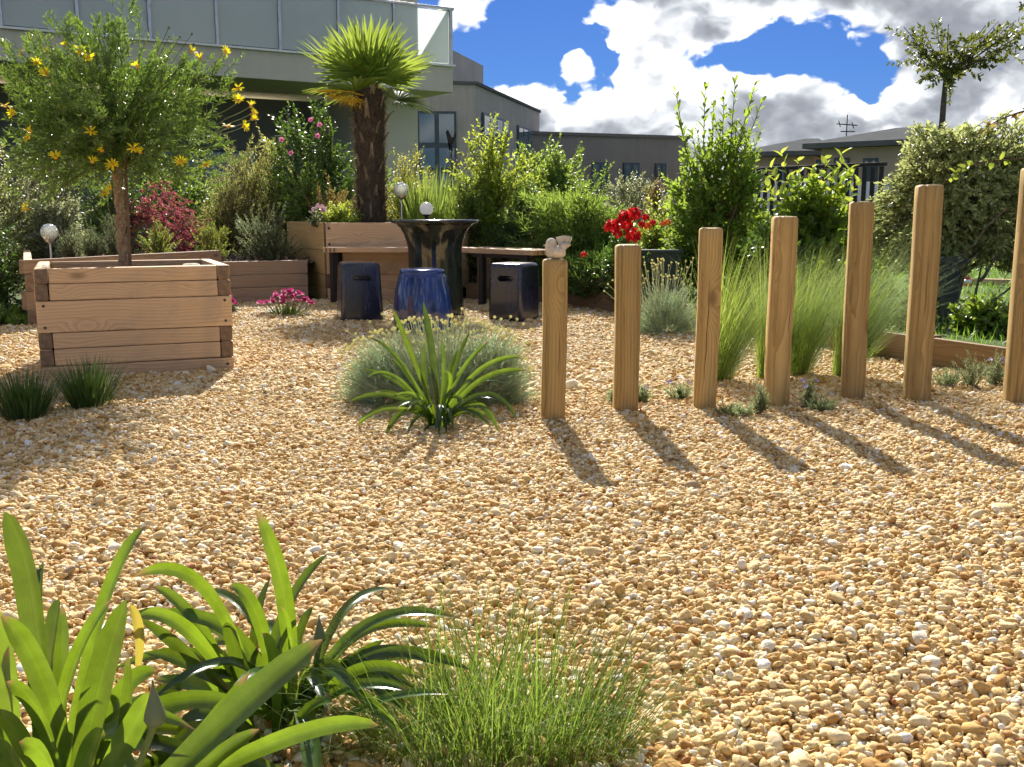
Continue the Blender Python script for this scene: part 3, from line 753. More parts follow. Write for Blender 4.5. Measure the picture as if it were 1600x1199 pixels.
# ------------------------------------------------------------------ raised beds, edging
def rough_plank(parent, a, b_, z0, z1, thick, m, name='plank', ends=ENDG):
    """horizontal plank from a to b_ (2D, relative to the parent) standing on edge, its face on the line a-b_"""
    d = Vector((b_[0] - a[0], b_[1] - a[1], 0)); L = d.length; rz = math.atan2(d.y, d.x); n = Vector((-d.y, d.x, 0)) / L
    c = Vector(((a[0] + b_[0]) / 2, (a[1] + b_[1]) / 2, (z0 + z1) / 2)) + n * thick / 2
    return box(name, (L, thick, z1 - z0), c, [m, ends], parent, 0.006, 'X', rz, 0.0012)

def screws(parent, pts, n, r=0.007):
    sm = lathe('screw', [(0.0005, 0.003), (r * 0.6, 0.0028), (r, 0.001), (r, -0.002)], 10, SCREW)
    q = Vector((0, 0, 1)).rotation_difference(n).to_euler()
    for p_ in pts: link('screw', sm, parent, p_, q)

def low_bed():
    b = thing('raised_bed', 'low raised bed of weathered planks filled with bark mulch and small shrubs', 'raised bed', BM)
    w2 = (BR - BM); 
    for z0, z1 in ((0.0, 0.135), (0.138, 0.245), (0.248, 0.365)):
        rough_plank(b, (0, 0), w2[:2], z0, z1, 0.055, WOOD_OLD)
    w1 = BL - BM; u = w1.normalized(); nn = Vector((-u.y, u.x, 0))
    zc = ((0.0, 0.115), (0.118, 0.25), (0.253, 0.365), (0.368, 0.465))
    for i, (z0, z1) in enumerate(zc):   # left wing, corner of lapped planks
        e = w1 + u * (0.0 if i % 2 else -0.06)
        rough_plank(b, e[:2], (0, 0), z0, z1, 0.055, WOOD_OLD)
        s = w1 + Vector((-0.001, 0, 0)); o2 = Vector((-0.43, 0.90, 0)).normalized()
        st = s + o2 * (0.0 if i % 2 == 0 else 0.06)
        rough_plank(b, (w1 + o2 * 2.2)[:2], st[:2], z0, z1, 0.055, WOOD_X)
    V = [(x - BM.x, y - BM.y, 0.335) for x, y in ((BL.x + .03, BL.y + .06), (BM.x, BM.y + .05), (BR.x, BR.y + .05), (BR.x + .2, BR.y + 3.2), (-4.6, 12.0), (-4.2, 9.0))]
    link('soil', make_mesh('soil', V, [np.array([list(range(6))])], SOIL), b)
    # bark chips
    n = 9000; x = rng.uniform(-5, -1.6, n); y = rng.uniform(7, 11.5, n)
    k = inside(x, y, [(BL.x + .06, BL.y + .1), (BM.x, BM.y + .07), (BR.x, BR.y + .07), (BR.x + .15, BR.y + 3), (-4.5, 11.5), (-4.05, 8.7)]); x, y = x[k], y[k]; n = len(x)
    P = np.stack([x - BM.x, y - BM.y, 0.345 + rng.uniform(0, 0.02, n)], 1); D = norm(rng.normal(size=(n, 3)) * [1, 1, .35]); N1 = norm(rng.normal(size=(n, 3)) * .5 + [0, 0, 1]); N1 = norm(N1 - D * (N1 * D).sum(1, keepdims=True))
    V, Fc = leaf_geo(P, D, N1, rng.uniform(.02, .05, n), rng.uniform(.012, .028, n), OVAL)
    o = link('mulch', make_mesh('mulch', V, Fc, MULCH), b); o['kind'] = 'stuff'
low_bed()

def tall_bed():
    b = thing('raised_bed', 'tall raised bed of larch planks behind the bench, with the palm growing in it', 'raised bed', TB)
    zt = zat(348, 9.05)
    lf = Vector((-0.62, 1.25, 0)); w = 1.15
    zs = [0, 0.12, 0.24, 0.45, zt]
    for i in range(4):
        lap = 0.055 if i % 2 == 0 else 0.0
        rough_plank(b, (0.055 if i == 1 else 0.0, 0), (w, 0), zs[i] + .0015, zs[i + 1] - .0015, 0.055, WOOD_X)
    for i in range(4):
        u = lf.normalized()
        st = u * 0.062
        rough_plank(b, lf[:2], st[:2], zs[i] + .002, zs[i + 1] - .002, 0.05, WOOD_STAIN)
    for i in range(4): rough_plank(b, (w - 0.001, 0.058), (w + .35, 2.2), zs[i] + .002, zs[i + 1] - .002, 0.05, WOOD_X)
    screws(b, [(0.03, -0.001, zt - 0.05), (0.03, -0.001, zt - 0.19)], Vector((0, -1, 0)), 0.012)
    V = [(0.02, 0.05, zt - 0.04), (w, 0.05, zt - 0.04), (w + .3, 2.6, zt - 0.04), (-1.1, 2.6, zt - 0.04)]
    link('soil', make_mesh('soil', V, [np.array([[0, 1, 2, 3]])], SOIL), b)
tall_bed()

def edging():
    pts = [EB, E0, E0.lerp(E1, 0.36), E0.lerp(E1, 0.72), E1, E2]
    b = thing('garden_edging', 'low board edging between the gravel and the lawn shrubs', 'edging', E0)
    for i, (p0, p1) in enumerate(zip(pts[:-1], pts[1:])):
        a, c = p0 - E0, p1 - E0; d = (c - a).normalized() * 0.003
        rough_plank(b, (a + d)[:2], (c - d)[:2], -0.05, 0.155 - 0.004 * (i % 2), 0.03, WOOD_EDGE)
        n = Vector((-(c - a).y, (c - a).x, 0)).normalized()
        q = c + n * 0.055 - d * 8
        box('stake', (0.045, 0.045, 0.26), (q.x, q.y, 0.035), [WOOD_EDGE, ENDG], b, 0.004, rz=0.3)
    return b
edging()

def soil_bank():
    # the planted strip beyond the edging, a little above the gravel, and the lawn behind it
    n = Vector((-(E1 - E0).y, (E1 - E0).x, 0)).normalized() * -1
    if n.x < 0: n = -n
    inn = 0.04
    a = [EB + Vector((-.2, .16, 0)), E0 + n * inn, E1 + n * inn, E2 + n * inn]
    out = [E2 + Vector((6, 2, 0)), Vector((9, 9, 0)), Vector((9, 14, 0)), Vector((-0.2, 14, 0))]
    pts = a + out
    V = [(p_.x, p_.y, 0.11) for p_ in pts]
    struct('lawn', make_mesh('lawn', V, [np.array([list(range(len(V)))])], groundm()))
    m = leafm('lawn_blade', (0.07, 0.15, 0.02), (0.13, 0.24, 0.035), tf=0.5)
    k = 26000; x = rng.uniform(-0.2, 6.0, k); y = rng.uniform(4.0, 12.5, k)
    f = inside(x, y, [(p_.x, p_.y) for p_ in pts]); x, y = x[f], y[f]; k = len(x)
    D = norm(rng.normal(0, .35, (k, 3)) * [1, 1, 0] + [0, 0, 1])
    V, Fc = ribbons(np.stack([x, y, np.full(k, .105)], 1), D, rng.uniform(.05, .11, k), np.full(k, .005), rng.uniform(.2, .9, k), 3)
    struct('grass', make_mesh('grass', V, Fc, m), 'stuff')
soil_bank()
# ------------------------------------------------------------------ planter
FL, FR = gp(66, 598), gp(366, 580)
PU = (FR - FL).normalized(); PW = (FR - FL).length; PRZ = math.atan2(PU.y, PU.x); PV = Vector((-PU.y, PU.x, 0)); PD = 0.74
def planter():
    b = thing('wooden_planter', 'square larch planter of lapped planks holding the yellow daisy tree', 'planter', FL, PRZ)
    hs = [0.0, 0.072, 0.155, 0.232, 0.382, 0.462, 0.535]; T = 0.058
    for i, full in enumerate((True, False, False, True, False, False)):
        z0, z1 = hs[i] + .0012, hs[i + 1] - .0012; zc, hh = (z0 + z1) / 2, z1 - z0
        j = random.uniform(-.003, .003)
        if full:
            box('plank', (PW + .006, T, hh), (PW / 2 + j, T / 2 - .002, zc), [WOOD_X, ENDG], b, .006, 'X', 0, .0015)
            box('plank', (PW, T, hh), (PW / 2, PD - T / 2, zc), [WOOD_X, ENDG], b, .006, 'X', 0, .0015)
            for x in (T / 2, PW - T / 2): box('plank', (T, PD - 2 * T - .004, hh), (x, PD / 2, zc), [WOOD_Y, ENDG], b, .006, 'Y', 0, .0015)
        else:
            box('plank', (PW - 2 * T - .004, T, hh), (PW / 2, T / 2 + .004, zc), [WOOD_X, ENDG], b, .006, 'X', 0, .0015)
            box('plank', (PW - 2 * T - .004, T, hh), (PW / 2, PD - T / 2, zc), [WOOD_X, ENDG], b, .006, 'X', 0, .0015)
            for x, s in ((T / 2, -1), (PW - T / 2, 1)): box('plank', (T, PD, hh), (x + s * random.uniform(0, .006), PD / 2 + random.uniform(-.003, .002), zc), [WOOD_Y, ENDG], b, .009, 'Y', 0, .0015)
    screws(b, [(0.03, -.0045, .36), (0.03, -.0045, .258), (PW - .03, -.0045, .36), (PW - .03, -.0045, .258), (PW - .03, -.0045, .04)], Vector((0, -1, 0)))
    box('soil', (PW - 2 * T - .01, PD - 2 * T - .01, .05), (PW / 2, PD / 2, .465), SOIL, b, 0.0)
    st = box_mesh('pebble', .09, .07, .05, STONE, .02); 
    link('edge_stone', st, b, (PW - .17, .12, .515))
    return b
planter()

def pinnate_tree():
    c = FL + PU * (PW * .46) + PV * (PD * .5)
    Yc = c.y; cz = zat(182, Yc)
    b = thing('daisy_tree', 'standard daisy tree with twisted trunk and feathery crown dotted with yellow flowers', 'tree', (c.x, c.y, .49))
    zc = cz - .49
    # twisted trunk: two strands wound together, and a thin cane beside it
    tt = np.linspace(0, 1, 26); zz = tt * (zat(255, Yc) - .49); P = []
    for ph in (0, np.pi * .9, np.pi * 1.6):
        P.append(np.stack([.0125 * np.cos(tt * 15 + ph), .0125 * np.sin(tt * 15 + ph), zz], 1))
    V, Fc = tubes(np.array(P), np.array([.0155] * 26) * (1.15 - .25 * tt) * (1 + .12 * np.sin(tt * 60)), 8)
    link('trunk', make_mesh('trunk', V, Fc, plain('twisted_bark', (.27, .195, .12), .9, scale=50, var=.35, bmp=.8), None, True), b)
    V, Fc = tubes(np.array([[(.045, -.03, 0), (.05, -.03, .22), (.048, -.02, .44), (.05, -.01, .62)]]), .008, 6); link('cane', make_mesh('cane', V, Fc, STEMB), b)
    m = leafm('daisy_leaf', (0.050, 0.105, 0.022), (0.12, 0.195, 0.040), tf=.38, rough=.30, spec=.8)
    ns = 1400; d = ball_dirs(ns, -.9)
    lum = 1 + .24 * np.sin(d[:, 0] * 4 + 1) * np.cos(d[:, 2] * 5) + .17 * np.sin(d[:, 1] * 6 + d[:, 0] * 7) + .08 * np.sin(d[:, 0] * 11 + 2) * np.sin(d[:, 2] * 9)
    rr = (.25 + .78 * rng.uniform(0, 1, ns) ** .60) * lum
    E = d * rr[:, None] * np.array([.56, .48, .41]) + np.array([-.03, 0, zc]); E[:, 2] += .10 * (d[:, 0] ** 2 < .12) * (d[:, 2] > .3)
    D = norm(d + np.array([0, 0, .55]) + rng.normal(0, .28, (ns, 3))); L = rng.uniform(.06, .20, ns); S = E - D * L[:, None] * .8
    arr, path = shoots(S, D, L, 18, .040, .0098, .85, .12, jit=.42)
    V, Fc = leaf_geo(*arr, NEEDLE); link('foliage', make_mesh('foliage', V, Fc, m), b)
    a = Acc(); V, Fc = tubes(path, np.array([1, .8, .5, .3]) * .0022, 3); a.add(V, Fc)
    top = np.array([0, 0, zz[-1] - .03]); idx = rng.choice(ns, 60, replace=False)
    V, Fc = tubes(np.array([[top, top * .55 + S[i] * .45 + [0, 0, .05], top * .2 + S[i] * .8 + [0, 0, .02], S[i]] for i in idx]), np.array([1, .7, .5, .3]) * .011, 4); a.add(V, Fc)
    link('branches', a.mesh('branches', STEMG), b)
    # flowers
    YP = leafm('daisy_petal', (0.86, 0.64, 0.010), (0.90, 0.72, 0.015), tcol=(1.0, .90, .02), tf=.55, rough=.5, spec=.3); YC = plain('daisy_disc', (0.62, 0.30, 0.01), .8)
    fl = []
    for k in range(4):
        A = Acc(); n = (11, 10, 12, 9)[k]; th = np.arange(n) * 2 * np.pi / n + rng.normal(0, .12, n)
        up = (.35, .15, .6, .9)[k]
        D = norm(np.stack([np.cos(th), np.sin(th), np.full(n, up) + rng.normal(0, .12, n)], 1)); Nn = norm(np.array([0, 0, 1.0]) - D * D[:, 2:3])
        V, Fc = leaf_geo(D * .007, D, Nn, rng.uniform(.023, .031, n), rng.uniform(.008, .0105, n), OVAL); A.add(V, Fc, 0)
        dm = lathe('disc', [(.0005, .006), (.005, .005), (.0085, .0015), (.0085, -.003), (.003, -.008)], 10, YC)
        A.add([v.co[:] for v in dm.vertices], [np.array([p_.vertices[:] for p_ in dm.polygons])], 1)
        fl.append(A.mesh('flower', [YP, YC]))
    pts = [(47, 60), (33, 84), (73, 82), (105, 70), (113, 76), (125, 80), (138, 89), (74, 117), (70, 112), (8, 166), (21, 178), (48, 205), (45, 215), (141, 206), (159, 235), (144, 253), (176, 258), (208, 232), (219, 238), (87, 246), (283, 253), (322, 258), (299, 80), (313, 91), (352, 80), (372, 138), (373, 158), (392, 165), (396, 176), (356, 197), (381, 198), (394, 186), (172, 294), (164, 302), (43, 326), (215, 104), (58, 98)]
    stems = []; tp = Vector((c.x, c.y, .49 + zz[-1] + .1))
    for i, (px, py) in enumerate(pts):
        inside_ = ((px - 185) / 150) ** 2 + ((py - 180) / 115) ** 2 < 1
        Y = Yc - random.uniform(.36, .46) if inside_ else Yc + random.uniform(-.3, .1)
        w = at(px, py, Y); dirn = Vector((random.uniform(-.8, .8) - (px - 190) * -.003, random.uniform(-.9, -.1), random.uniform(.1, .9)))
        q = dirn.to_track_quat('Z', 'Y'); o = link('flower', fl[i % 4], b, w - b.location, q.to_euler()); s_ = random.uniform(.92, 1.15); o.scale = (s_,) * 3
        e = np.array(w - b.location) - np.array(dirn.normalized()) * .006; st = np.array(tp - b.location) * .35 + e * .65 + np.array([0, .08, -.05])
        stems.append([st, st * .6 + e * .4 + [0, 0, .01], st * .25 + e * .75 + [0, 0, .0], e])
    bud = lathe('bud', [(.0005, .006), (.005, .004), (.0065, 0), (.004, -.006), (.001, -.009)], 8, STEMG)
    for px, py in [(168, 21), (168, 28), (187, 37), (264, 43), (264, 57), (281, 58), (303, 69), (337, 97), (338, 113), (357, 134), (285, 98), (6, 100), (330, 125), (300, 53)]:
        w = at(px, py, Yc + random.uniform(-.2, .1)); e = np.array(w - b.location); link('bud', bud, b, e)
        st = np.array(tp - b.location) * .4 + e * .6; stems.append([st, st * .6 + e * .4, st * .25 + e * .75, e])
    V, Fc = tubes(np.array(stems), .0018, 3); link('flower_stems', make_mesh('flower_stems', V, Fc, STEMG), b)['kind'] = 'stuff'
pinnate_tree()

# ------------------------------------------------------------------ posts
def post_mesh(hgt, w):
    bm = bmesh.new(); bmesh.ops.create_cube(bm, size=1.0)
    for v in bm.verts: v.co = Vector((v.co.x * w, v.co.y * w, (v.co.z + .5) * (hgt + .05) - .05))
    bmesh.ops.bevel(bm, geom=[e for e in bm.edges if abs((e.verts[0].co - e.verts[1].co).z) > .1], offset=w * .16, segments=4, affect='EDGES')
    topf = [f for f in bm.faces if f.normal.z > .9]
    bmesh.ops.bevel(bm, geom=list({e for f in topf for e in f.edges}), offset=.011, segments=2, affect='EDGES', profile=.5)
    for _ in range(2):
        bmesh.ops.subdivide_edges(bm, edges=[e for e in bm.edges if abs((e.verts[0].co - e.verts[1].co).z) > .1], cuts=3)
    ph = random.uniform(0, 6)
    for v in bm.verts:
        v.co.x += .0016 * math.sin(v.co.z * 9 + ph); v.co.y += .0016 * math.cos(v.co.z * 7 + ph)
    for f in bm.faces: f.smooth = abs(f.normal.z) < .5
    me = bpy.data.meshes.new('garden_post'); bm.to_mesh(me); bm.free(); me.materials.append(POSTW); return me
POSTS = [(864, 662, 405, .088, 4, 'shortest garden post, the one carrying the stone bird'), (977.5, 648, 382, .090, 8, 'garden post standing in front of the red flowers, second shortest'),
         (1101, 642, 356, .089, -6, 'garden post with a dark drying crack, beside the first feather grass'), (1212, 638, 338, .088, 10, 'garden post between the first two feather grass clumps, fourth from the bird'),
         (1331, 629, 315, .089, -5, 'tall smooth garden post between two feather grass clumps'), (1431, 634, 289, .092, 5, 'tall garden post in front of the variegated bush'),
         (1588, 636, 262, .094, 12, 'tallest garden post, cut off by the edge of the picture')]
POSTOBJ = []
for px, py, pt, w, rz, lab in POSTS:
    g = gp(px, py - 3); h = zat(pt, g.y)
    o = link('garden_post', post_mesh(h, w), None, g, (R(random.uniform(-.6, .6)), R(random.uniform(-.5, .5)), R(rz)))
    tag(o, lab, 'post', 'row of garden posts in rising heights'); POSTOBJ.append((o, g, h))

def crack(o, h, x, z0, z1, w, yf):
    z = np.linspace(z0, z1, 16); ph = random.uniform(0, 6)
    P = np.stack([x + .003 * np.sin(z * 9 + ph) + .0015 * np.sin(z * 41 + ph), np.full(16, yf), z], 1)
    V, F_ = tubes(P[None], np.interp(z, [z0, z0 + .2 * (z1 - z0), z0 + .7 * (z1 - z0), z1], [.0003, w, w * .8, .0003]), 5); A = Acc(); A.add(V, F_); link('crack', A.mesh('crack', SOIL), o)
for k, ((o, g, h), row) in enumerate(zip(POSTOBJ, POSTS)):
    yf = -row[3] / 2 + .0008
    if k == 2: crack(o, h, -.006, .10, h - .07, .0016, yf)
    else:
        for _ in range(1 + k % 2):
            z0 = random.uniform(.05, .5 * h); crack(o, h, random.uniform(-.024, .024), z0, min(h - .03, z0 + random.uniform(.15, .4)), random.uniform(.0005, .001), yf)

def bird():
    o, g, h = POSTOBJ[0]; s = mpp(g.y)    # metres per photo pixel
    b = thing('bird_statue', 'small stone bird with raised fan tail perched on the shortest post', 'statue', (g.x, g.y, h - .001))
    bm = bmesh.new()
    def ell(c, r, rot=(0, 0, 0), sub=3):
        m = Matrix.Translation(Vector(c) * s) @ Euler(rot).to_matrix().to_4x4() @ Matrix.Diagonal((*[q * s for q in r], 1))
        bmesh.ops.create_icosphere(bm, subdivisions=sub, radius=1, matrix=m)
    ell((2.5, 0, 9.6), (16.2, 13, 9.8)); ell((0, 0, 13), (14, 12, 8.5)); ell((-4.8, -1, 17.5), (9.6, 9, 8)); ell((-4.5, -1, 24.2), (8.6, 8.4, 8.6))
    ell((12, 0, 17), (8.5, 8, 5.5), (0, -.4, 0)); ell((15.5, 1, 21.6), (10.2, 9, 5.0), (0, -.1, 0))
    ell((4, -10.5, 11.5), (9.5, 3.5, 5.5), (0, -.35, .1)); ell((4, 10.5, 11.5), (9.5, 3.5, 5.5), (0, -.35, -.1))
    me = bpy.data.meshes.new('body'); bm.to_mesh(me); bm.free(); me.materials.append(STONE)
    bo = link('body', me, b); rm = bo.modifiers.new('merge', 'REMESH'); rm.mode = 'VOXEL'; rm.voxel_size = .0013; rm.use_smooth_shade = True
    sm = bo.modifiers.new('smooth', 'SMOOTH'); sm.iterations = 6; sm.factor = .6
    A = Acc()   # fan tail of ribbed feathers
    for i in range(7):
        a = (i - 3) * .17; P = [[(15.5 + (i - 3) * 2.0 + math.sin(a) * r_ * .8, 2.5 - abs(i - 3) * .25, 22 + math.cos(a) * r_) for r_ in (0, 5, 10, 13.5, 14.6)]]
        V, Fc = tubes(np.array(P) * s, np.array([1.7, 1.9, 2.1, 1.7, .5]) * s, 8); A.add(V, Fc)
    link('tail', A.mesh('tail', STONE, True), b)
    bk = bpy.data.meshes.new('beak'); bm = bmesh.new(); bmesh.ops.create_cone(bm, segments=10, radius1=2.8 * s, radius2=.3 * s, depth=7.5 * s, cap_ends=True); bm.to_mesh(bk); bm.free(); bk.materials.append(STONE)
    link('beak', bk, b, Vector((-13.8, -2, 21.8)) * s, (0, R(-100), 0))
    e = lathe('eye', [(.0003, .9 * s), (.7 * s, .6 * s), (1 * s, 0)], 8, SOIL)
    for y in (-1,): link('eye', e, b, Vector((-8.6, -8.2, 26)) * s, (R(80), 0, R(-20)))
bird()

# ------------------------------------------------------------------ ceramic stools, table, lamps, bench
def round_stool():
    g = gp(661, 523); hgt = zat(421, g.y - .1); b = thing('garden_stool', 'round cobalt blue glazed drum stool in front of the table', 'stool', g)
    r = .190; rt = .148
    pr = [(0.001, hgt - .004), (rt * .9, hgt - .002), (rt - .004, hgt - .008), (rt, hgt - .022), (rt - .004, hgt - .032), (rt + .004, hgt - .04)]
    pr += [(rt + .004 + (r - rt - .004) * math.sin(x * math.pi / 2) ** .95, hgt - .04 - x * (hgt - .18)) for x in np.linspace(.06, 1, 14)]
    pr += [(r, .10), (r - .004, .05), (r - .014, .012), (r - .02, 0)]
    link('body', lathe('body', pr, 48, GLZ_BLUE), b)
    for sx in (-1, 1):
        link('handle_hole', lathe('handle_hole', [(.001, .002), (.016, .003), (.019, .006), (.022, .003), (.0225, -.002)], 16, GLZ_NAVY), b, (sx * .171, 0, hgt * .66), (0, R(sx * 82), 0))
    k = lathe('stud', [(.0005, .008), (.005, .006), (.0075, 0)], 8, GLZ_BLUE)
    for i in range(16):
        a = i * math.tau / 16; link('stud', k, b, (math.cos(a) * (rt + .005), math.sin(a) * (rt + .005), hgt - .058), (0, R(80), a))
    return g
round_stool()

def square_stool(px, py, pt, wb, wt, rz, lab):
    g = gp(px, py); g.y += .17; hgt = zat(pt, g.y - .02)
    b = thing('garden_stool', lab, 'stool', g, rz, 'square midnight blue ceramic stools')
    bm = bmesh.new(); bmesh.ops.create_cube(bm, size=1.0)
    for v in bm.verts:
        k = wb if v.co.z < 0 else wt
        v.co = Vector((v.co.x * k, v.co.y * k, (v.co.z + .5) * hgt))
    bmesh.ops.bevel(bm, geom=bm.edges[:], offset=.028, segments=5, affect='EDGES', profile=.5)
    bm.normal_update()
    for f in bm.faces: f.smooth = f.calc_area() < .01
    me = bpy.data.meshes.new('body'); bm.to_mesh(me); bm.free(); me.materials.append(GLZ_NAVY)
    cut = bpy.data.meshes.new('slot'); bm = bmesh.new(); bmesh.ops.create_cube(bm, size=1.0)
    for v in bm.verts: v.co = Vector((v.co.x * .135 + .01, v.co.y * .16 - wb / 2 + .012, v.co.z * .042 + hgt * .745))
    bmesh.ops.bevel(bm, geom=bm.edges[:], offset=.012, segments=3, affect='EDGES'); bm.to_mesh(cut); bm.free(); cut.materials.append(GLZ_BLACK)
    tb, co = link('body', me), link('slot', cut)
    md = tb.modifiers.new('slot', 'BOOLEAN'); md.operation = 'DIFFERENCE'; md.object = co; md.solver = 'EXACT'
    bpy.context.view_layer.update(); dg = bpy.context.evaluated_depsgraph_get()
    res = bpy.data.meshes.new_from_object(tb.evaluated_get(dg))
    bpy.data.objects.remove(tb); bpy.data.objects.remove(co)
    link('body', res, b)
square_stool(557, 505, 410, .315, .275, R(16), 'square dark blue ceramic stool with a slot handle, left of the table')
square_stool(803, 505, 411, .285, .275, R(-30), 'square midnight blue ceramic stool half behind the post with the bird')

TABLE = at(679, 343, 7.75)
def table():
    g = Vector((TABLE.x, TABLE.y, 0)); h = TABLE.z
    b = thing('pedestal_table', 'round black glazed pedestal table with a flared top', 'table', g)
    r = 70 * mpp(7.75); s = .205
    pr = [(.001, h), (r * .97, h - .001), (r, h - .007), (r, h - .018), (r - .02, h - .026), (r * .86, h - .036), (r * .76, h - .065), (r * .685, h - .11), (s + .012, h - .165), (s, h - .22), (s - .004, h - .32), (s, h - .45), (s + .006, h - .58), (s + .012, h - .69), (s + .008, .01), (s, 0)]
    # lip and neck through a smoothed profile
    link('top', lathe('top', pr[:6], 64, GLZ_BLACK), b); link('pedestal', lathe('pedestal', pr[5:], 64, GLZ_BLACK), b)
    gl = thing('globe_lamp', 'white opal globe lamp on a short black foot on the black table', 'lamp', (g.x - .065, g.y + .05, h + .0005))
    link('globe', lathe('globe', [(.001, .128)] + [(.052 * math.sin(a), .0775 - .0 + .0505 * math.cos(a)) for a in np.linspace(.15, 2.75, 16)], 28, OPAL), gl)
    link('foot', lathe('foot', [(.001, .034), (.030, .036), (.031, .026), (.013, .022), (.011, .008), (.02, .003), (.021, 0)], 20, DARKMETAL), gl)
table()

def ball_lamp(px, py, pr, Y, zb, lab):
    c = at(px, py, Y); r = pr * mpp(Y); b = thing('garden_lamp', lab, 'lamp', (c.x, c.y, zb), 0, 'crackled glass ball lamps on steel stakes'); z = c.z - zb
    link('globe', lathe('globe', [(r * math.sin(a) + .0005, z + r * math.cos(a)) for a in np.linspace(0, 2.55, 18)], 28, CRACKLE), b)
    link('collar', lathe('collar', [(r * .62, z - r * .72), (r * .58, z - r * .9), (r * .40, z - r * 1.12), (.012, z - r * 1.3), (.010, z - r * 1.34)], 20, METAL), b)
    link('stake', lathe('stake', [(.0075, z - r * 1.3), (.0075, -.1)], 12, METAL), b)
ball_lamp(77, 363, 13, 7.75, .335, 'crackled glass ball lamp on a stake at the end of the low bed')
ball_lamp(627, 297, 11.5, 9.35, zat(348, 9.05) - .04, 'crackled glass ball lamp on a stake between palm and table')

def bench():
    y0 = 8.72; zt = zat(387, y0)
    b = thing('corner_bench', 'L shaped slatted wooden bench on dark metal legs around the table', 'bench', (TB.x + .03, y0, 0))
    T = .042
    L1 = 1.22
    # slats along the bed; the front one shows its long side
    for i in range(5): box('slat', (L1 - (.0 if i else .0), .058, T), (L1 / 2, .03 + i * .066, zt - T / 2), [WOOD_X, WOOD_STAIN], b, .004, 'X', 0, .001)
    for i in range(3): box('gap_strip', (.018, .004, T * .8), (.03 + i * .035, -.002, zt - T / 2 - .002), ENDG, b, .001)  # dark strips on the slat stand in for shaded gaps between slat ends
    # the other arm runs towards the camera on the right
    a = Vector((xat(716, 8.75, .45), 8.75, 0)) - b.location; c = Vector((xat(832, 8.12, .45), 8.12, 0)) - b.location
    d = (c - a); LL = d.length; d.normalize(); n = Vector((-d.y, d.x, 0)); rz = math.atan2(d.y, d.x)
    for i in range(5):
        m_ = a + d * (LL / 2) + n * (.03 + i * .066)
        box('slat', (LL, .058, T), (m_.x, m_.y, zt - T / 2 - .001), [WOOD_X, WOOD_STAIN], b, .004, 'X', rz, .001)
    for i in range(4):
        m_ = c + d * -.012 + n * (.063 + i * .066); box('gap_strip', (.03, .008, T * .8), (m_.x, m_.y, zt - T / 2 - .002), ENDG, b, .001, rz=rz)  # dark filling paints the shade in the gaps between slats
    lm = box_mesh('leg', .05, .05, zt - T - .002, DARKMETAL, .003)
    for p_ in (a + d * .26 + n * .04, a + d * .24 + n * .30, c - d * .10 + n * .04, c - d * .08 + n * .30, Vector((.08, .32, 0)), Vector((.08, .05, 0))):
        link('leg', lm, b, (p_.x, p_.y, (zt - T) / 2), (0, 0, rz))
    for o_ in (.05, .30):
        m_ = a + d * (LL * .55) + n * o_; box('bearer', (LL * .8, .04, .03), (m_.x, m_.y, zt - T - .018), DARKMETAL, b, .002, rz=rz)
    box('support_block', (.12, .12, .30), ((a + n * .3).x, (a + n * .30).y + .1, .15 + .12), [WOOD_EDGE, ENDG], b, .005, 'Z')
bench()

def far_planter():
    g = gp(1478, 520, 0); Y = 9.3; a = Vector((xat(1492, Y), Y, 0)); c = Vector((xat(1640, Y - .3), Y - .3, 0)); u = (c - a).normalized()
    b = thing('planter_box', 'low brown plank box with a hand rail, seen between the last two posts', 'planter', a)
    z1 = zat(460, Y); L = (c - a).length
    for i in range(2): rough_plank(b, (0, 0), (c - a)[:2], i * z1 / 2 + .001, (i + 1) * z1 / 2 - .001, .05, WOOD_EDGE)
    rough_plank(b, (-.04, -.06), (u * L + Vector((.04, -.06, 0)))[:2], z1 + .001, z1 + .03, .13, WOOD_X, 'cap_board')
    z2 = zat(440, Y); rough_plank(b, (.1, 0.4), (u * L + Vector((.1, .4, 0)))[:2], z2 - .06, z2 + .005, .09, WOOD_X, 'rail')
    for x in (.15, L): box('rail_post', (.05, .05, z2 - .07), (x, .45, (z2 - .07) / 2), DARKMETAL, b, .003)
    # striped red and white wind spinner leaning on the rail
    t = thing('garden_ornament', 'small red and white striped ornament on the brown plank box', 'ornament', at(1510, 458, Y - .05))
    red = plain('red_paint', (.55, .06, .035), .4)
    s = mpp(Y)
    for i, (z, r, m_) in enumerate(((4, 9, red), (9, 8, WHITE), (13, 7.5, red), (18, 6.5, WHITE), (23, 4, red))):
        link('band', lathe('band', [(r * .75 * s, (z - 4.2) * s), (r * s, (z - 1.5) * s), (r * .96 * s, (z + 1) * s), (r * .6 * s, (z + 3) * s), (.001, (z + 3.2) * s)], 14, m_), t)
far_planter()

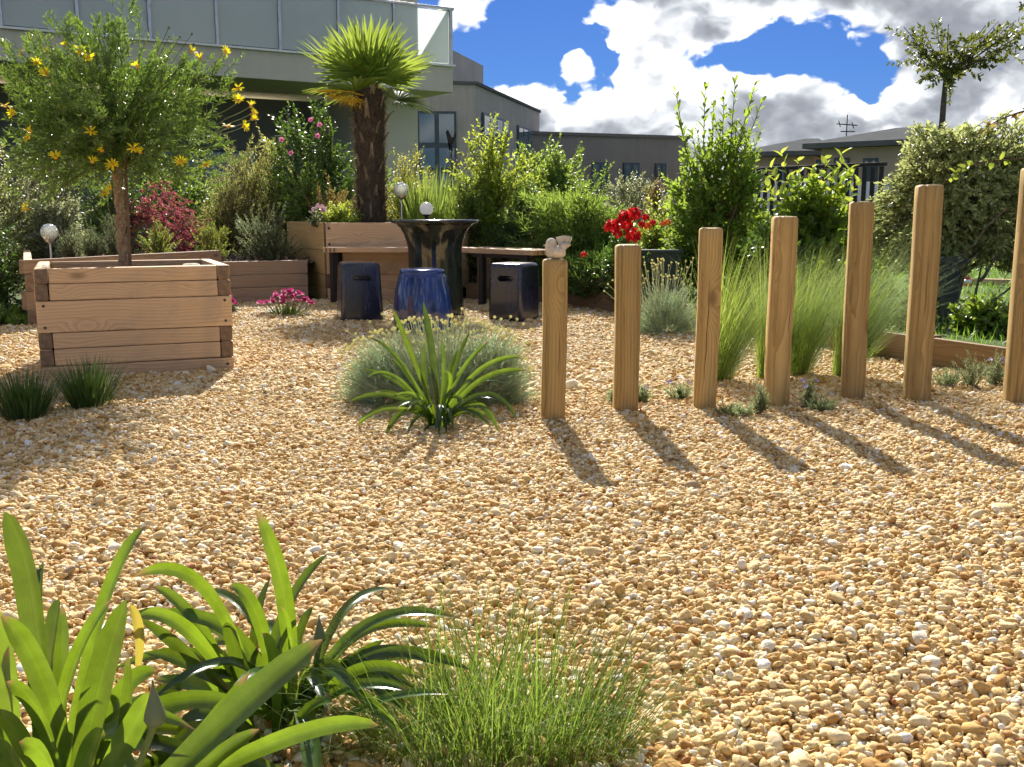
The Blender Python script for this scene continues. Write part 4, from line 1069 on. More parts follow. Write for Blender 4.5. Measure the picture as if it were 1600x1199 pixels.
def rooster():
    Y = 11.6; c = at(705, 236, Y); b = thing('rooster_ornament', 'black metal rooster silhouette on a stake before the blue framed window', 'ornament', (c.x, c.y, 0)); s = mpp(Y)
    P = [(-3, 0), (2.5, 0), (1.2, 5), (1.5, 9), (4.5, 12), (6, 17), (8.5, 22), (8, 27), (5, 26), (4, 21), (1, 19.5), (-2, 22), (-2.5, 27), (-4, 31), (-6.5, 30.5), (-6, 28), (-8, 27), (-6, 25.5), (-6.3, 20), (-5, 14), (-2, 10.5), (-1, 9), (-1.2, 5)]
    n = len(P); V = [(x * s, -.006, y * s) for x, y in P] + [(x * s, .006, y * s) for x, y in P]
    q = np.array([[i, (i + 1) % n, (i + 1) % n + n, i + n] for i in range(n)])
    bm = bmesh.new(); vs = [bm.verts.new(v) for v in V]
    for f in q: bm.faces.new([vs[i] for i in f])
    f1 = bm.faces.new(vs[:n][::-1]); f2 = bm.faces.new(vs[n:]); bmesh.ops.triangulate(bm, faces=[f1, f2]); bmesh.ops.recalc_face_normals(bm, faces=bm.faces[:])
    me = bpy.data.meshes.new('silhouette'); bm.to_mesh(me); bm.free(); me.materials.append(DARKMETAL); link('silhouette', me, b, (0, 0, c.z))
    link('stake', lathe('stake', [(.006, c.z + .01), (.006, -.05)], 8, DARKMETAL), b)
rooster()

def dark_bin():
    Y = 6.35; g = Vector((xat(1474, Y), Y, .10)); h = zat(402, Y) - .1; w = 40 * mpp(Y)
    b = thing('garden_container', 'tall dark green container in the shade between the last two posts', 'container', g, .2)
    m = plain('dark_green_container', (.016, .026, .024), .5)
    bm = bmesh.new(); bmesh.ops.create_cube(bm, size=1)
    for v in bm.verts: k = .86 if v.co.z < 0 else 1; v.co = Vector((v.co.x * w * k, v.co.y * w * k, (v.co.z + .5) * h))
    bmesh.ops.bevel(bm, geom=bm.edges[:], offset=.02, segments=3, affect='EDGES'); me = bpy.data.meshes.new('body'); bm.to_mesh(me); bm.free(); me.materials.append(m); link('body', me, b)
    box('rim', (w + .025, w + .025, .03), (0, 0, h - .02), m, b, .008)
    for z in (.3, .6): box('rib', (w * .93 + .01, w * .93 + .01, .012), (0, 0, h * z), m, b, .004)
dark_bin()

# ------------------------------------------------------------------ palm
def palm():
    Y = 9.75; zb = zat(348, 9.05) - .05; base = Vector((xat(579, Y, 1.2), Y, zb)); zc = zat(140, Y) - zb
    b = thing('fan_palm', 'fan palm with a thick fibrous brown trunk and one round head of green fans', 'palm', base)
    FIB = leafm('palm_fibre', (0.09, 0.066, 0.044), (0.21, 0.155, 0.10), tf=.15, rough=.9, spec=.1, c3=(.30, .22, .14)); CORE = plain('palm_core', (0.10, 0.078, 0.056), .95, scale=30, var=.4, bmp=1.0)
    rr = lambda z: np.interp(z, [0, .12, .5, .9, 1.0], [.150, .138, .135, .152, .13])
    link('trunk', lathe('trunk', [(float(rr(z)) * .93, z * zc) for z in np.linspace(0, 1, 20)] + [(.001, zc + .02)], 20, CORE, True, .015), b)
    n = 9000; z = rng.uniform(0, 1, n); a = rng.uniform(0, 6.283, n); r = rr(z) * .93
    B = np.stack([r * np.cos(a), r * np.sin(a), z * zc], 1)
    D = norm(np.stack([np.cos(a) * .45, np.sin(a) * .45, rng.normal(.25, .7, n)], 1) + rng.normal(0, .55, (n, 3)))
    V, Fc = ribbons(B, D, rng.uniform(.03, .10, n), rng.uniform(.002, .007, n), rng.uniform(0, 1.6, n), 4); link('fibres', make_mesh('fibres', V, Fc, FIB), b)
    STUB = plain('petiole_stub', (0.30, 0.23, 0.15), .8, scale=25, var=.35)
    m = 46; z = np.linspace(.02, .98, m); a = np.arange(m) * 2.4; r = rr(z) * .9
    B = np.stack([r * np.cos(a), r * np.sin(a), z * zc], 1); D = norm(np.stack([np.cos(a) * .5, np.sin(a) * .5, np.full(m, 1.0)], 1))
    sm_ = None
    for i in range(m):
        V, Fc = ribbons(np.zeros((1, 3)), np.array([[.45, 0, 1.0]]) / 1.097, np.array([random.uniform(.09, .19)]), np.array([random.uniform(.026, .05)]), np.array([random.uniform(-.3, .8)]), 5, fold=.3, prof=lambda s: 1 - .55 * s)
        link('petiole_stub', make_mesh('petiole_stub', V, Fc, STUB), b, B[i], (0, 0, a[i]))
    LM = leafm('palm_leaf', (0.085, 0.165, 0.022), (0.155, 0.26, 0.040), tcol=(.46, .58, .08), tf=.42, rough=.36, c3=(.42, .34, .06))
    OLD = leafm('old_palm_leaf', (0.06, 0.11, 0.03), (0.11, 0.16, 0.04), tcol=(.25, .30, .07), tf=.3, rough=.4)
    PET = plain('palm_petiole', (0.13, 0.18, 0.05), .5)
    specs = []
    for i in range(14):
        el = (R(84) - i * R(5.4) if i < 13 else R(4) - (i - 13) * R(11)) + R(random.uniform(-6, 6)); az = i * 2.399 + .4; specs.append((az, el, i))
    for az, el, i in specs:
        d = Vector((math.cos(az) * math.cos(el), math.sin(az) * math.cos(el), math.sin(el)))
        pl = random.uniform(.16, .30) if i > 4 else random.uniform(.14, .2)
        sag = .05 if el > R(30) else .22
        s0 = np.array([0, 0, zc - .04]); mid = s0 + np.array(d) * pl * .55 + [0, 0, .02]; tip = s0 + np.array(d) * pl - [0, 0, sag * pl]
        fr = link('frond', None, b, tip); fr.empty_display_size = .01
        V, Fc = tubes(np.array([[s0 - tip, (s0 * .6 + mid * .4) - tip, mid - tip, tip - tip]]), np.array([.011, .009, .007, .006]), 6); link('petiole', make_mesh('petiole', V, Fc, PET), fr)
        fd = np.array(d - Vector((0, 0, sag * .9))); fd /= np.linalg.norm(fd)
        side = np.cross(fd, [0, 0, 1.0]); side = side / np.linalg.norm(side) if np.linalg.norm(side) > .1 else np.array([1.0, 0, 0])
        tilt = random.uniform(-.5, .5); upv = np.cross(side, fd); side = side * math.cos(tilt) + upv * math.sin(tilt); upv = np.cross(side, fd)
        nseg = 26; th = np.linspace(-1.75, 1.75, nseg) + rng.normal(0, .02, nseg)
        D = norm(fd[None] * np.cos(th)[:, None] + side[None] * np.sin(th)[:, None] + upv[None] * (.25 * np.abs(np.sin(th)))[:, None])
        Ls = (.54 if i < 13 else .40) * random.uniform(.9, 1.05) * (1 - .22 * (np.abs(th) / 1.95) ** 2) * rng.uniform(.93, 1.04, nseg)
        seg_side = norm(np.cross(D, np.broadcast_to(upv, D.shape)) + upv[None] * rng.normal(0, .12, (nseg, 1)))
        V, Fc = ribbons(D * .012, D, Ls, np.full(nseg, .031) * rng.uniform(.8, 1.1, nseg), rng.uniform(.0, .2, nseg) + (0 if el > R(25) else .45), 7, fold=.22, prof=lambda s: np.interp(s, [0, .08, .45, .8, 1], [.30, .45, 1, .7, .06]), pw=2.0, side=seg_side)
        link('fan', make_mesh('fan', V, Fc, LM if i < 13 else OLD), fr)
    YF = plain('palm_blossom', (.78, .50, .03), .6, var=.25, scale=30)
    for (x0, y0, x1, y1) in ((570, 150, 498, 142), (565, 158, 522, 152), (572, 160, 545, 158)):
        p0 = np.array(at(x0, y0, Y - .12) - base); p1 = np.array(at(x1, y1, Y - .30) - base); A = Acc()
        k = 42; t = rng.uniform(.3, 1, k); P0 = p0 + (p1 - p0) * t[:, None]; D = norm((p1 - p0)[None] * 1.2 + rng.normal(0, .28, (k, 3)) * .6 + [0, 0, -.05])
        V, Fc = ribbons(P0, D, rng.uniform(.04, .10, k), np.full(k, .008), rng.uniform(0, 1, k), 4, fold=.5); A.add(V, Fc)
        arr, _ = shoots(P0, D, np.full(k, .09), 9, .010, .009, 1.2); V, Fc = leaf_geo(*arr, LANCE); A.add(V, Fc)
        V, Fc = tubes(np.array([[p0, p0 * .7 + p1 * .3 + [0, 0, .02], p0 * .4 + p1 * .6 + [0, 0, .02], p1]]), .007, 5); A.add(V, Fc)
        link('flower_spray', A.mesh('flower_spray', YF), b)
palm()
# ------------------------------------------------------------------ leaves
LF = dict(
    rosemary=leafm('rosemary_leaf', (.11, .17, .068), (.21, .28, .13), tcol=(.46, .56, .26), tf=.46),
    euonym=leafm('bright_leaf', (.13, .19, .030), (.23, .29, .06), tf=.45),
    green=leafm('mid_leaf', (.065, .14, .022), (.13, .22, .038), tcol=(.40, .56, .07), tf=.48),
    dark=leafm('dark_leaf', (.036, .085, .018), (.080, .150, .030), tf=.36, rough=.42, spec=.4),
    lime=leafm('lime_leaf', (.14, .24, .024), (.26, .36, .045), tcol=(.68, .78, .10), tf=.48),
    yellow=leafm('golden_leaf', (.20, .24, .026), (.36, .38, .05), tcol=(.76, .74, .10), tf=.48),
    bamboo=leafm('bamboo_leaf', (.14, .175, .040), (.27, .29, .09), tcol=(.62, .62, .17), tf=.5, c3=(.36, .32, .15)),
    olive=leafm('silver_leaf', (.13, .165, .10), (.25, .28, .19), tf=.4),
    varieg=leafm('cream_edged_leaf', (.15, .20, .060), (.32, .37, .15), tcol=(.62, .68, .24), tf=.48, c3=(.58, .59, .34)),
    red=leafm('maple_leaf', (.10, .018, .028), (.25, .05, .07), tcol=(.62, .14, .17), tf=.45),
    bronze=leafm('bronze_leaf', (.16, .11, .045), (.25, .20, .06), tcol=(.55, .40, .10), tf=.4),
    arch=leafm('oleander_leaf', (.060, .135, .026), (.14, .23, .045), tcol=(.40, .56, .08), tf=.46, rough=.32, spec=.6),
    photinia=leafm('shoot_leaf', (.075, .16, .022), (.16, .26, .040), tcol=(.44, .60, .07), tf=.5, rough=.6, spec=.3),
    broad=leafm('broad_leaf', (.060, .125, .018), (.13, .23, .030), tcol=(.48, .64, .06), tf=.46, rough=.36),
    tree=leafm('small_tree_leaf', (.055, .080, .020), (.12, .14, .035), tf=.35),
    grass=leafm('grass_blade', (.075, .145, .020), (.16, .25, .045), tcol=(.40, .52, .09), tf=.45),
    stipa=leafm('feather_grass_blade', (.085, .185, .028), (.21, .32, .060), tcol=(.50, .62, .11), tf=.45, c3=(.44, .43, .20), rough=.7, spec=.2),
    santo=leafm('santolina_leaf', (.34, .44, .28), (.52, .60, .43), tcol=(.66, .78, .50), tf=.52, rough=.8, spec=.15),
    sstem=leafm('santolina_stem', (.44, .48, .32), (.60, .62, .44), tcol=(.70, .74, .52), tf=.45, rough=.8, spec=.1),
    tuft=leafm('dark_tuft_blade', (.030, .070, .020), (.070, .12, .030), tf=.3),
    strap=leafm('strap_leaf', (.020, .058, .012), (.060, .140, .022), tcol=(.27, .40, .018), tf=.38, rough=.27, spec=.6, vein=True),
    dry=leafm('dry_twig_leaf', (.13, .105, .08), (.23, .19, .15), tf=.2),
)

# ------------------------------------------------------------------ left: beyond and in the low bed
ZB = .34
pbush('shrub', 'pale green variegated shrub at the far left edge above the dark hedge', 'shrub', -85, 62, 228, 8.9, 0.0, 520, 16, .038, .017, LF['varieg'], sl=.26, lump=.15)
pbush('shrub', 'grey green silvery shrub on the left behind the ball lamp', 'shrub', 5, 140, 236, 9.3, .0, 420, 18, .032, .010, LF['olive'], sl=.34, up=.5, lump=.25, tm=LANCE)
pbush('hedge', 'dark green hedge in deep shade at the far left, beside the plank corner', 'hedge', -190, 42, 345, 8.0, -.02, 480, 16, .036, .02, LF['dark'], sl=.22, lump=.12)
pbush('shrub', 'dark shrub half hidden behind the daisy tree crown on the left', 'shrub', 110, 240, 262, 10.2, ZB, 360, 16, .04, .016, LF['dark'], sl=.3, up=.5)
bush('ground_cover', 'bright green ground cover in the shade left of the plank corner', 'ground cover', (-3.85, 7.3, -.01), .45, .3, .12, 160, 10, .04, .025, LF['green'], sl=.08, zmin=-.1, limbs=6)
for i, (x0, x1, tp, Y, lab) in enumerate(((88, 130, 345, 8.35, 'grey green rosemary nearest the ball lamp in the low bed'), (122, 168, 338, 8.6, 'grey green rosemary in the middle of the row behind the planter'), (158, 196, 330, 8.9, 'tall grey green rosemary just left of the twisted trunk'))):
    pbush('rosemary', lab, 'shrub', x0, x1, tp, Y, ZB, 110, 30, .022, .0045, LF['rosemary'], sl=.26, up=1.6, zmin=-.3, inner=.2, tm=NEEDLE, group='rosemary row in the low bed', jit=.2, lump=.15)
pbush('shrub', 'small bright yellow green shrub right of the twisted trunk', 'shrub', 222, 277, 346, 8.95, ZB, 120, 22, .024, .008, LF['euonym'], sl=.15, up=1.0, zmin=-.5, inner=.2, tm=LANCE)
pbush('shrub', 'small light green shrub near the middle of the low bed', 'shrub', 298, 360, 343, 9.0, ZB, 130, 22, .024, .008, LF['euonym'], sl=.15, up=1.0, zmin=-.45, inner=.2, tm=LANCE)
pbush('shrub', 'larger sage green shrub at the right end of the low bed', 'shrub', 366, 470, 322, 9.5, ZB, 260, 26, .026, .008, LF['rosemary'], sl=.22, up=1.0, zmin=-.5, inner=.2, tm=LANCE)
pbush('maple', 'red leaved Japanese maple mound behind the twisted trunk', 'shrub', 165, 322, 290, 10.3, ZB - .02, 420, 18, .038, .012, LF['red'], sl=.2, up=-.25, zmin=-.05, lump=.14, tm=LANCE, droop=.5, inner=.72)
pbush('maple', 'small low red maple sprig between the two bright little shrubs', 'shrub', 270, 345, 338, 10.0, ZB - .02, 110, 14, .036, .012, LF['red'], sl=.16, up=-.1, zmin=-.1, tm=LANCE, droop=.5)
pbush('bamboo', 'tall feathery yellow green bamboo behind the maple', 'bamboo', 318, 450, 195, 10.9, .3, 420, 20, .055, .009, LF['bamboo'], sl=.5, up=.9, droop=.35, tm=LANCE, lump=.2)
pbush('bamboo', 'lower olive bamboo between maple and hibiscus', 'bamboo', 300, 400, 262, 10.5, .3, 260, 18, .05, .009, LF['bamboo'], sl=.4, up=.8, droop=.35, tm=LANCE)
hib = pbush('hibiscus', 'large dark green hibiscus with a few pink flowers left of the palm', 'shrub', 418, 565, 172, 11.0, .3, 560, 16, .052, .030, LF['dark'], sl=.4, up=.6, tm=OVAL, lump=.18)
pbush('shrub', 'lone leafy shoot rising above the hibiscus', 'shrub', 505, 530, 158, 11.05, .3, 14, 22, .05, .026, LF['green'], sl=.5, up=3.0, zmin=.1, inner=.5, limbs=3)
petal = lambda n, c, d: leafm(n, c, d, tcol=d, tf=.4, rough=.55, spec=.25)
PK = petal('pink_petal', (.62, .14, .28), (.76, .24, .40)); PKD = petal('magenta_petal', (.52, .04, .22), (.74, .09, .36)); PALEP = petal('pale_pink_petal', (.60, .36, .46), (.72, .5, .58)); REDP = petal('red_petal', (.46, .008, .012), (.70, .020, .022)); ORP = petal('orange_petal', (.62, .10, .02), (.75, .18, .04))
def cup_flower(mats, n=5, l=.045, w=.042, up=.5):
    th = np.arange(n) * 2 * np.pi / n; D = norm(np.stack([np.cos(th), np.sin(th), np.full(n, up)], 1)); Nn = norm(np.array([0, 0, 1.0]) - D * D[:, 2:3])
    A = Acc(); V, Fc = leaf_geo(D * .004, D, Nn, np.full(n, l), np.full(n, w), OVAL); A.add(V, Fc, 0)
    V, Fc = leaf_geo(D * .003 + [0, 0, .004], D, Nn, np.full(n, l * .4), np.full(n, w * .4), OVAL); A.add(V, Fc, 1); return A.mesh('flower', mats)
hf = cup_flower([PK, PKD], 5, .030, .028)
for px, py in ((496, 213), (440, 219), (486, 188), (500, 196), (455, 240)):
    w = at(px, py, 10.35); link('flower', hf, hib, w - hib.location, Vector((random.uniform(-.4, .4), -1, .4)).to_track_quat('Z', 'Y').to_euler())

for x0, x1, tp, Y, zb, n_, k_, up, lab in ((225, 345, 238, 11.6, .3, 420, 'green', .8, 'fresh green shrub filling the gap behind the red maple'), (395, 470, 205, 11.6, .3, 320, 'bamboo', .9, 'upright golden bamboo between the tall bamboo and the hibiscus'),
        (540, 620, 215, 11.3, .3, 300, 'green', .8, 'green shrub right behind the palm trunk'), (445, 520, 262, 10.4, .4, 240, 'green', .6, 'small fresh green shrub at the foot of the hibiscus'), (40, 130, 300, 9.0, .3, 260, 'olive', .6, 'low silvery shrub between the dark hedge and the rosemary row'),
        (860, 960, 250, 11.4, 0, 360, 'green', .7, 'fresh green shrub behind the arching glossy leaves'), (1140, 1230, 320, 9.2, .1, 260, 'lime', .7, 'yellow green shrub between the tall shrub and the broad leaved shrub')):
    pbush('shrub', lab, 'shrub', x0, x1, tp, Y, zb, n_, 15, .05, .024, LF[k_], sl=.34, up=up)

# ------------------------------------------------------------------ tall bed
ZT = zat(348, 9.05) - .05
pbush('shrub', 'bronze tipped twiggy shrub left of the palm trunk', 'shrub', 478, 556, 281, 9.9, ZT, 60, 24, .034, .013, LF['bronze'], sl=.34, up=1.8, zmin=-.1, inner=.3, tm=LANCE)
pbush('shrub', 'lime green low mound at the foot of the palm', 'shrub', 500, 566, 314, 9.35, ZT, 170, 14, .034, .016, LF['lime'], sl=.12, up=.4, zmin=-.05, tm=OVAL)
th = pbush('thyme', 'low silvery plant with pale pink flowers beside the lime green mound', 'plant', 478, 512, 322, 9.3, ZT, 60, 14, .018, .008, LF['rosemary'], sl=.1, up=.6, zmin=-.05)
ff = cup_flower([PALEP, PK], 6, .018, .012)
for i in range(16):
    w = at(random.uniform(486, 510), random.uniform(318, 333), 9.22); link('flower', ff, th, w - th.location, Vector((random.uniform(-.6, .6), -1, .8)).to_track_quat('Z', 'Y').to_euler())
pbush('shrub', 'golden privet with upright shoots right of the palm trunk', 'shrub', 600, 676, 240, 10.4, .3, 330, 18, .036, .017, LF['yellow'], sl=.3, up=1.0, lump=.2)
pbush('shrub', 'two tall golden shoots rising out of the privet beside the grey pier', 'shrub', 606, 672, 198, 10.5, .5, 9, 26, .042, .018, LF['yellow'], sl=.75, up=5.0, zmin=.2, inner=.5, limbs=5)
pbush('shrub', 'dry grey brown twiggy shrub in front of the blue framed window', 'shrub', 668, 742, 232, 12.5, 0, 260, 14, .02, .008, LF['dry'], sl=.35, up=.6, lump=.2)

def grass_clump(name, label, c, r, n, L, W, droop, m, lean=(0, 0), spread=.5, K=6, group=None, fold=0.0, cat='grass'):
    b = thing(name, label, cat, c, 0, group)
    a = rng.uniform(0, 6.283, n); q = r * np.sqrt(rng.uniform(0, 1, n)); B = np.stack([q * np.cos(a), q * np.sin(a), np.zeros(n) - .01], 1)
    out = np.stack([np.cos(a), np.sin(a), np.zeros(n)], 1) * (q / r)[:, None] * spread
    D = norm(out + rng.normal(0, .12, (n, 3)) * [1, 1, 0] + np.array([lean[0], lean[1], 1.0]))
    V, Fc = ribbons(B, D, L * rng.uniform(.6, 1.1, n), W * rng.uniform(.6, 1.2, n), droop * rng.uniform(.3, 1.5, n), K, fold)
    link('blades', make_mesh('blades', V, Fc, m), b); return b
for px0, px1, py, Y, lab in ((640, 700, 262, 9.9, 'fresh green iris like grass behind the white globe lamp'), (690, 760, 272, 10.2, 'fresh green grass clump between globe lamp and lime bush')):
    h = zat(py, Y) - .3
    grass_clump('ornamental_grass', lab, (xat((px0 + px1) / 2, Y), Y, .3), (px1 - px0) / 3 * mpp(Y), 420, h, .012, .35, LF['grass'], spread=.25)

# ------------------------------------------------------------------ middle: lime bush, arching shrub, trees behind
ZL = .10
pbush('shrub', 'lime green leafy shrub right of the blue framed window, above the bench', 'shrub', 708, 838, 205, 9.9, ZL, 480, 15, .058, .030, LF['lime'], sl=.42, up=.7, lump=.25, tm=BROAD, droop=.2)
pbush('shrub', 'lone lime shoots rising above the lime green shrub', 'shrub', 735, 790, 178, 10.1, .5, 10, 24, .058, .026, LF['lime'], sl=.6, up=4.0, zmin=.3, limbs=4)
pbush('shrub', 'fresh green privet shrub over the bench corner, below the lime shrub', 'shrub', 690, 770, 265, 9.7, ZL, 300, 16, .042, .02, LF['green'], sl=.34, up=.8)
pbush('tree', 'bushy mid green tree in front of the long low building', 'tree', 815, 925, 212, 13.2, 0, 560, 16, .06, .035, LF['green'], sl=.42, up=.6, trunk_r=.04)
pbush('tree', 'narrow bushy tree just left of the mid green tree', 'tree', 790, 870, 235, 12.6, 0, 360, 16, .06, .032, LF['green'], sl=.42, up=.6, trunk_r=.04)
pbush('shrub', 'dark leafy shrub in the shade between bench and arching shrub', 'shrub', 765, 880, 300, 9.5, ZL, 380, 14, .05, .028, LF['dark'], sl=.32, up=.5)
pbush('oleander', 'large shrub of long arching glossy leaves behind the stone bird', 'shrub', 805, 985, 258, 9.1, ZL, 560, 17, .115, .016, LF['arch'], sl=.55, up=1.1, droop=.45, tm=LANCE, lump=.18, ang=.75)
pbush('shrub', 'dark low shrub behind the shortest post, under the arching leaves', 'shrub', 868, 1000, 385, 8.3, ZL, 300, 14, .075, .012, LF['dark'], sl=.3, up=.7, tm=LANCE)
pbush('hedge', 'clipped grey green hedge below the windows of the long building', 'hedge', 925, 1050, 266, 13.0, 0, 560, 14, .045, .024, LF['olive'], sl=.24, lump=.06)
pbush('shrub', 'slim yellow green shrub beside the clipped hedge', 'shrub', 1005, 1042, 262, 12.0, 0, 200, 16, .04, .016, LF['bronze'], sl=.35, up=1.4)
pbush('shrub', 'low yellow green shrub behind the red flowers', 'shrub', 985, 1062, 322, 9.0, ZL, 260, 14, .04, .02, LF['lime'], sl=.26, up=.6)
# far trees that close the view between the buildings
for i, (x0, x1, tp, Y, lab) in enumerate(((1120, 1180, 300, 12.5, 'small green shrub in front of the brown railing'), (700, 790, 268, 12.8, 'mid green shrub behind the lime bush'))):
    pbush('shrub', lab, 'shrub', x0, x1, tp, Y, 0, 300, 15, .05, .026, LF['green'], sl=.34)

def geranium():
    Y = 8.1; zt = zat(391, Y); c = Vector((xat(1028, Y), Y, ZL))
    p_ = thing('flower_pot', 'dark green rectangular pot behind the second post', 'pot', c)
    w, h = 62 * mpp(Y), zt - ZL
    GP = plain('dark_green_plastic', (.022, .040, .030), .45)
    for nm, sz, lc in (('side', (w, .02, h), (0, -.15, h / 2)), ('side', (w, .02, h), (0, .15, h / 2)), ('side', (.02, .278, h), (-w / 2 + .01, 0, h / 2)), ('side', (.02, .278, h), (w / 2 - .01, 0, h / 2)), ('rim', (w + .03, .025, .03), (0, -.158, h - .006)), ('soil', (w - .04, .276, .02), (0, 0, h - .05))):
        box(nm, sz, lc, SOIL if nm == 'soil' else GP, p_, .004)
    Y2 = 7.7
    b = pbush('red_flower_shrub', 'shrub with big crimson flower heads behind the second post', 'shrub', 940, 1012, 358, Y2 + .2, ZL, 200, 14, .05, .024, LF['dark'], sl=.3, up=.7)
    def head(r, mm):
        n = 80; d = ball_dirs(n, -.6); A = Acc()
        e1, e2 = perp(d); ph = rng.uniform(0, 6.28, n)[:, None]; D = norm(e1 * np.cos(ph) + e2 * np.sin(ph) + d * .5); Nn = norm(d - D * (d * D).sum(1, keepdims=True))
        V, Fc = leaf_geo(d * r * rng.uniform(.55, .95, (n, 1)), D, Nn, np.full(n, r * .62), np.full(n, r * .60), BROAD); A.add(V, Fc); return A.mesh('flower', mm)
    hm = [head(1.0, REDP), head(1.0, REDP)]; ho = head(1.0, ORP)
    for px, py, r, o_ in ((956, 355, 12, 0), (975, 351, 13, 0), (990, 369, 12.5, 0), (990, 336, 12, 0), (974, 337, 8, 0), (1009, 341, 6, 0), (1020, 348, 5, 0), (1012, 354, 6, 1), (1043, 348, 5, 1), (1035, 350, 4, 1), (912, 398, 5, 0), (965, 365, 8, 0), (1003, 352, 6, 0)):
        Yf = Y2 - .1 if px < 1000 else Y2 + .1
        o = link('flower', ho if o_ else hm[px % 2], b, at(px, py, Yf) - b.location, (random.uniform(-.4, .4), random.uniform(-.4, .4), random.uniform(0, 6))); o.scale = (r * .92 * mpp(Yf),) * 3
geranium()

# ------------------------------------------------------------------ tall bush with shoots that stand against the sky, leaf by leaf
def leaf_objects(parent, arr, name='leaf', mesh=None):
    P, D, Nn, L, W = arr; S = np.cross(Nn, D)
    for i in range(len(P)):
        o = bpy.data.objects.new(name, mesh); COL.objects.link(o); o.parent = parent
        M = Matrix(((D[i][0] * L[i], S[i][0] * W[i], Nn[i][0] * L[i], P[i][0]), (D[i][1] * L[i], S[i][1] * W[i], Nn[i][1] * L[i], P[i][1]), (D[i][2] * L[i], S[i][2] * W[i], Nn[i][2] * L[i], P[i][2]), (0, 0, 0, 1)))
        o.matrix_basis = M
def one_leaf(tm, m): return make_mesh('leaf', tm[0], tm[1], m)

def shoot_bush():
    Y = 8.4; b = pbush('tall_shrub', 'tall green shrub with long shoots standing up against the clouds', 'shrub', 1046, 1184, 196, Y, ZL, 540, 14, .078, .034, LF['photinia'], sl=.42, up=1.0, tm=OVAL, lump=.13, zmin=-.85, zshape=lambda E: E * (1 + np.stack([np.clip(E[:, 2] - .75, 0, 1) * .55] * 2 + [E[:, 2] * 0], 1)))
    tips = [(1056, 143, 1075, 260), (1102, 139, 1098, 260), (1131, 150, 1128, 250), (1149, 124, 1140, 250), (1182, 124, 1150, 240), (1190, 160, 1150, 270), (1058, 175, 1085, 290), (1188, 205, 1150, 320), (1170, 178, 1140, 280), (1115, 165, 1110, 270)]
    S, D, L = [], [], []
    for tx, ty, bx, by in tips:
        yy = Y + random.uniform(-.15, .15); p0 = at(bx, by, yy); p1 = at(tx, ty, yy + random.uniform(-.05, .05)); S.append(p0 - b.location); v = p1 - p0; L.append(v.length); D.append(v.normalized())
    arr, path = shoots(np.array(S), np.array(D), np.array(L), 20, .098, .038, .80, 0.0, s0=.05, opposite=True, jit=.16, taper=.35)
    leaf_objects(b, arr, 'leaf', one_leaf(OVAL, LF['photinia']))
    V, Fc = tubes(path, np.array([1, .8, .5, .3]) * .006, 4); link('shoots', make_mesh('shoots', V, Fc, STEMG), b)
shoot_bush()

def broad_bush():
    Y = 7.4; b = pbush('broad_leaf_shrub', 'broad leaved shrub with sunlit lime tops, behind the fourth and fifth posts', 'shrub', 1185, 1335, 275, Y, ZL, 330, 11, .085, .060, LF['broad'], sl=.34, up=.6, tm=BROAD, lump=.18, zmin=-.8)
    S, D, L = [], [], []
    for tx, ty, bx, by in [(1222, 240, 1240, 330), (1247, 252, 1250, 330), (1205, 262, 1232, 340), (1290, 246, 1285, 330), (1316, 240, 1300, 330), (1330, 262, 1300, 340), (1270, 262, 1270, 330), (1340, 285, 1305, 350), (1200, 290, 1235, 360), (1303, 268, 1290, 340)]:
        yy = Y + random.uniform(-.2, .1); p0 = at(bx, by, yy); p1 = at(tx, ty, yy - .05); S.append(p0 - b.location); v = p1 - p0; L.append(v.length); D.append(v.normalized())
    arr, path = shoots(np.array(S), np.array(D), np.array(L), 11, .095, .066, 1.05, 0.0, s0=.15, jit=.3, taper=.3)
    leaf_objects(b, arr, 'leaf', one_leaf(BROAD, LF['lime']))
    V, Fc = tubes(path, np.array([1, .8, .5, .3]) * .005, 4); link('shoots', make_mesh('shoots', V, Fc, STEMG), b)
broad_bush()
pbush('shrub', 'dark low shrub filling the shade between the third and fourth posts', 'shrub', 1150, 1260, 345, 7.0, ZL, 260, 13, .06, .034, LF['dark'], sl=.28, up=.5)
pbush('shrub', 'leafy low shrub under the broad leaved shrub, behind the feather grass', 'shrub', 1240, 1400, 400, 6.6, ZL, 260, 13, .05, .028, LF['broad'], sl=.26, up=.5)

# ------------------------------------------------------------------ right: variegated bush, its trunk and bare branches, small tree
def big_bush():
    Y = 6.9; b = pbush('variegated_shrub', 'huge rounded cream variegated bush on the right with a dark trunk', 'shrub', 1366, 1660, 170, Y, .40, 2300, 14, .044, .022, LF['varieg'], sl=.26, up=.1, tm=OVAL, lump=.20, zmin=-.62, depth=.75, inner=.66, droop=.3, limbs=4)
    b.location.z = .40
    tb = np.array([xat(1478, 6.6), 6.62, .1]) - np.array(b.location); top = np.array([.05, 0, .6])
    V, Fc = tubes(np.array([[tb, tb * .7 + top * .3 + [.02, 0, 0], tb * .35 + top * .65 - [.03, 0, 0], top]]), np.array([.075, .062, .055, .045]), 10)
    link('trunk', make_mesh('trunk', V, Fc, BARKG, None, True), b)
    A = Acc()
    for (x0, y0, xm, ym, x1, y1) in ((1495, 503, 1522, 470, 1535, 410), (1500, 517, 1540, 480, 1585, 445), (1530, 440, 1545, 420, 1560, 395), (1490, 420, 1512, 410, 1530, 395), (1500, 560, 1540, 500, 1590, 470)):
        q = [np.array(at(x, y, 6.35)) - np.array(b.location) for x, y in ((x0, y0), (xm, ym), (x1, y1))]
        V, Fc = tubes(np.array([[q[0], (q[0] + q[1]) / 2 + [.004, 0, -.008], q[1], (q[1] + q[2]) / 2, q[2]]]), np.array([1, .9, .8, .6, .4]) * .012, 6); A.add(V, Fc)
    link('branches', A.mesh('branches', BARKG, True), b)
big_bush()
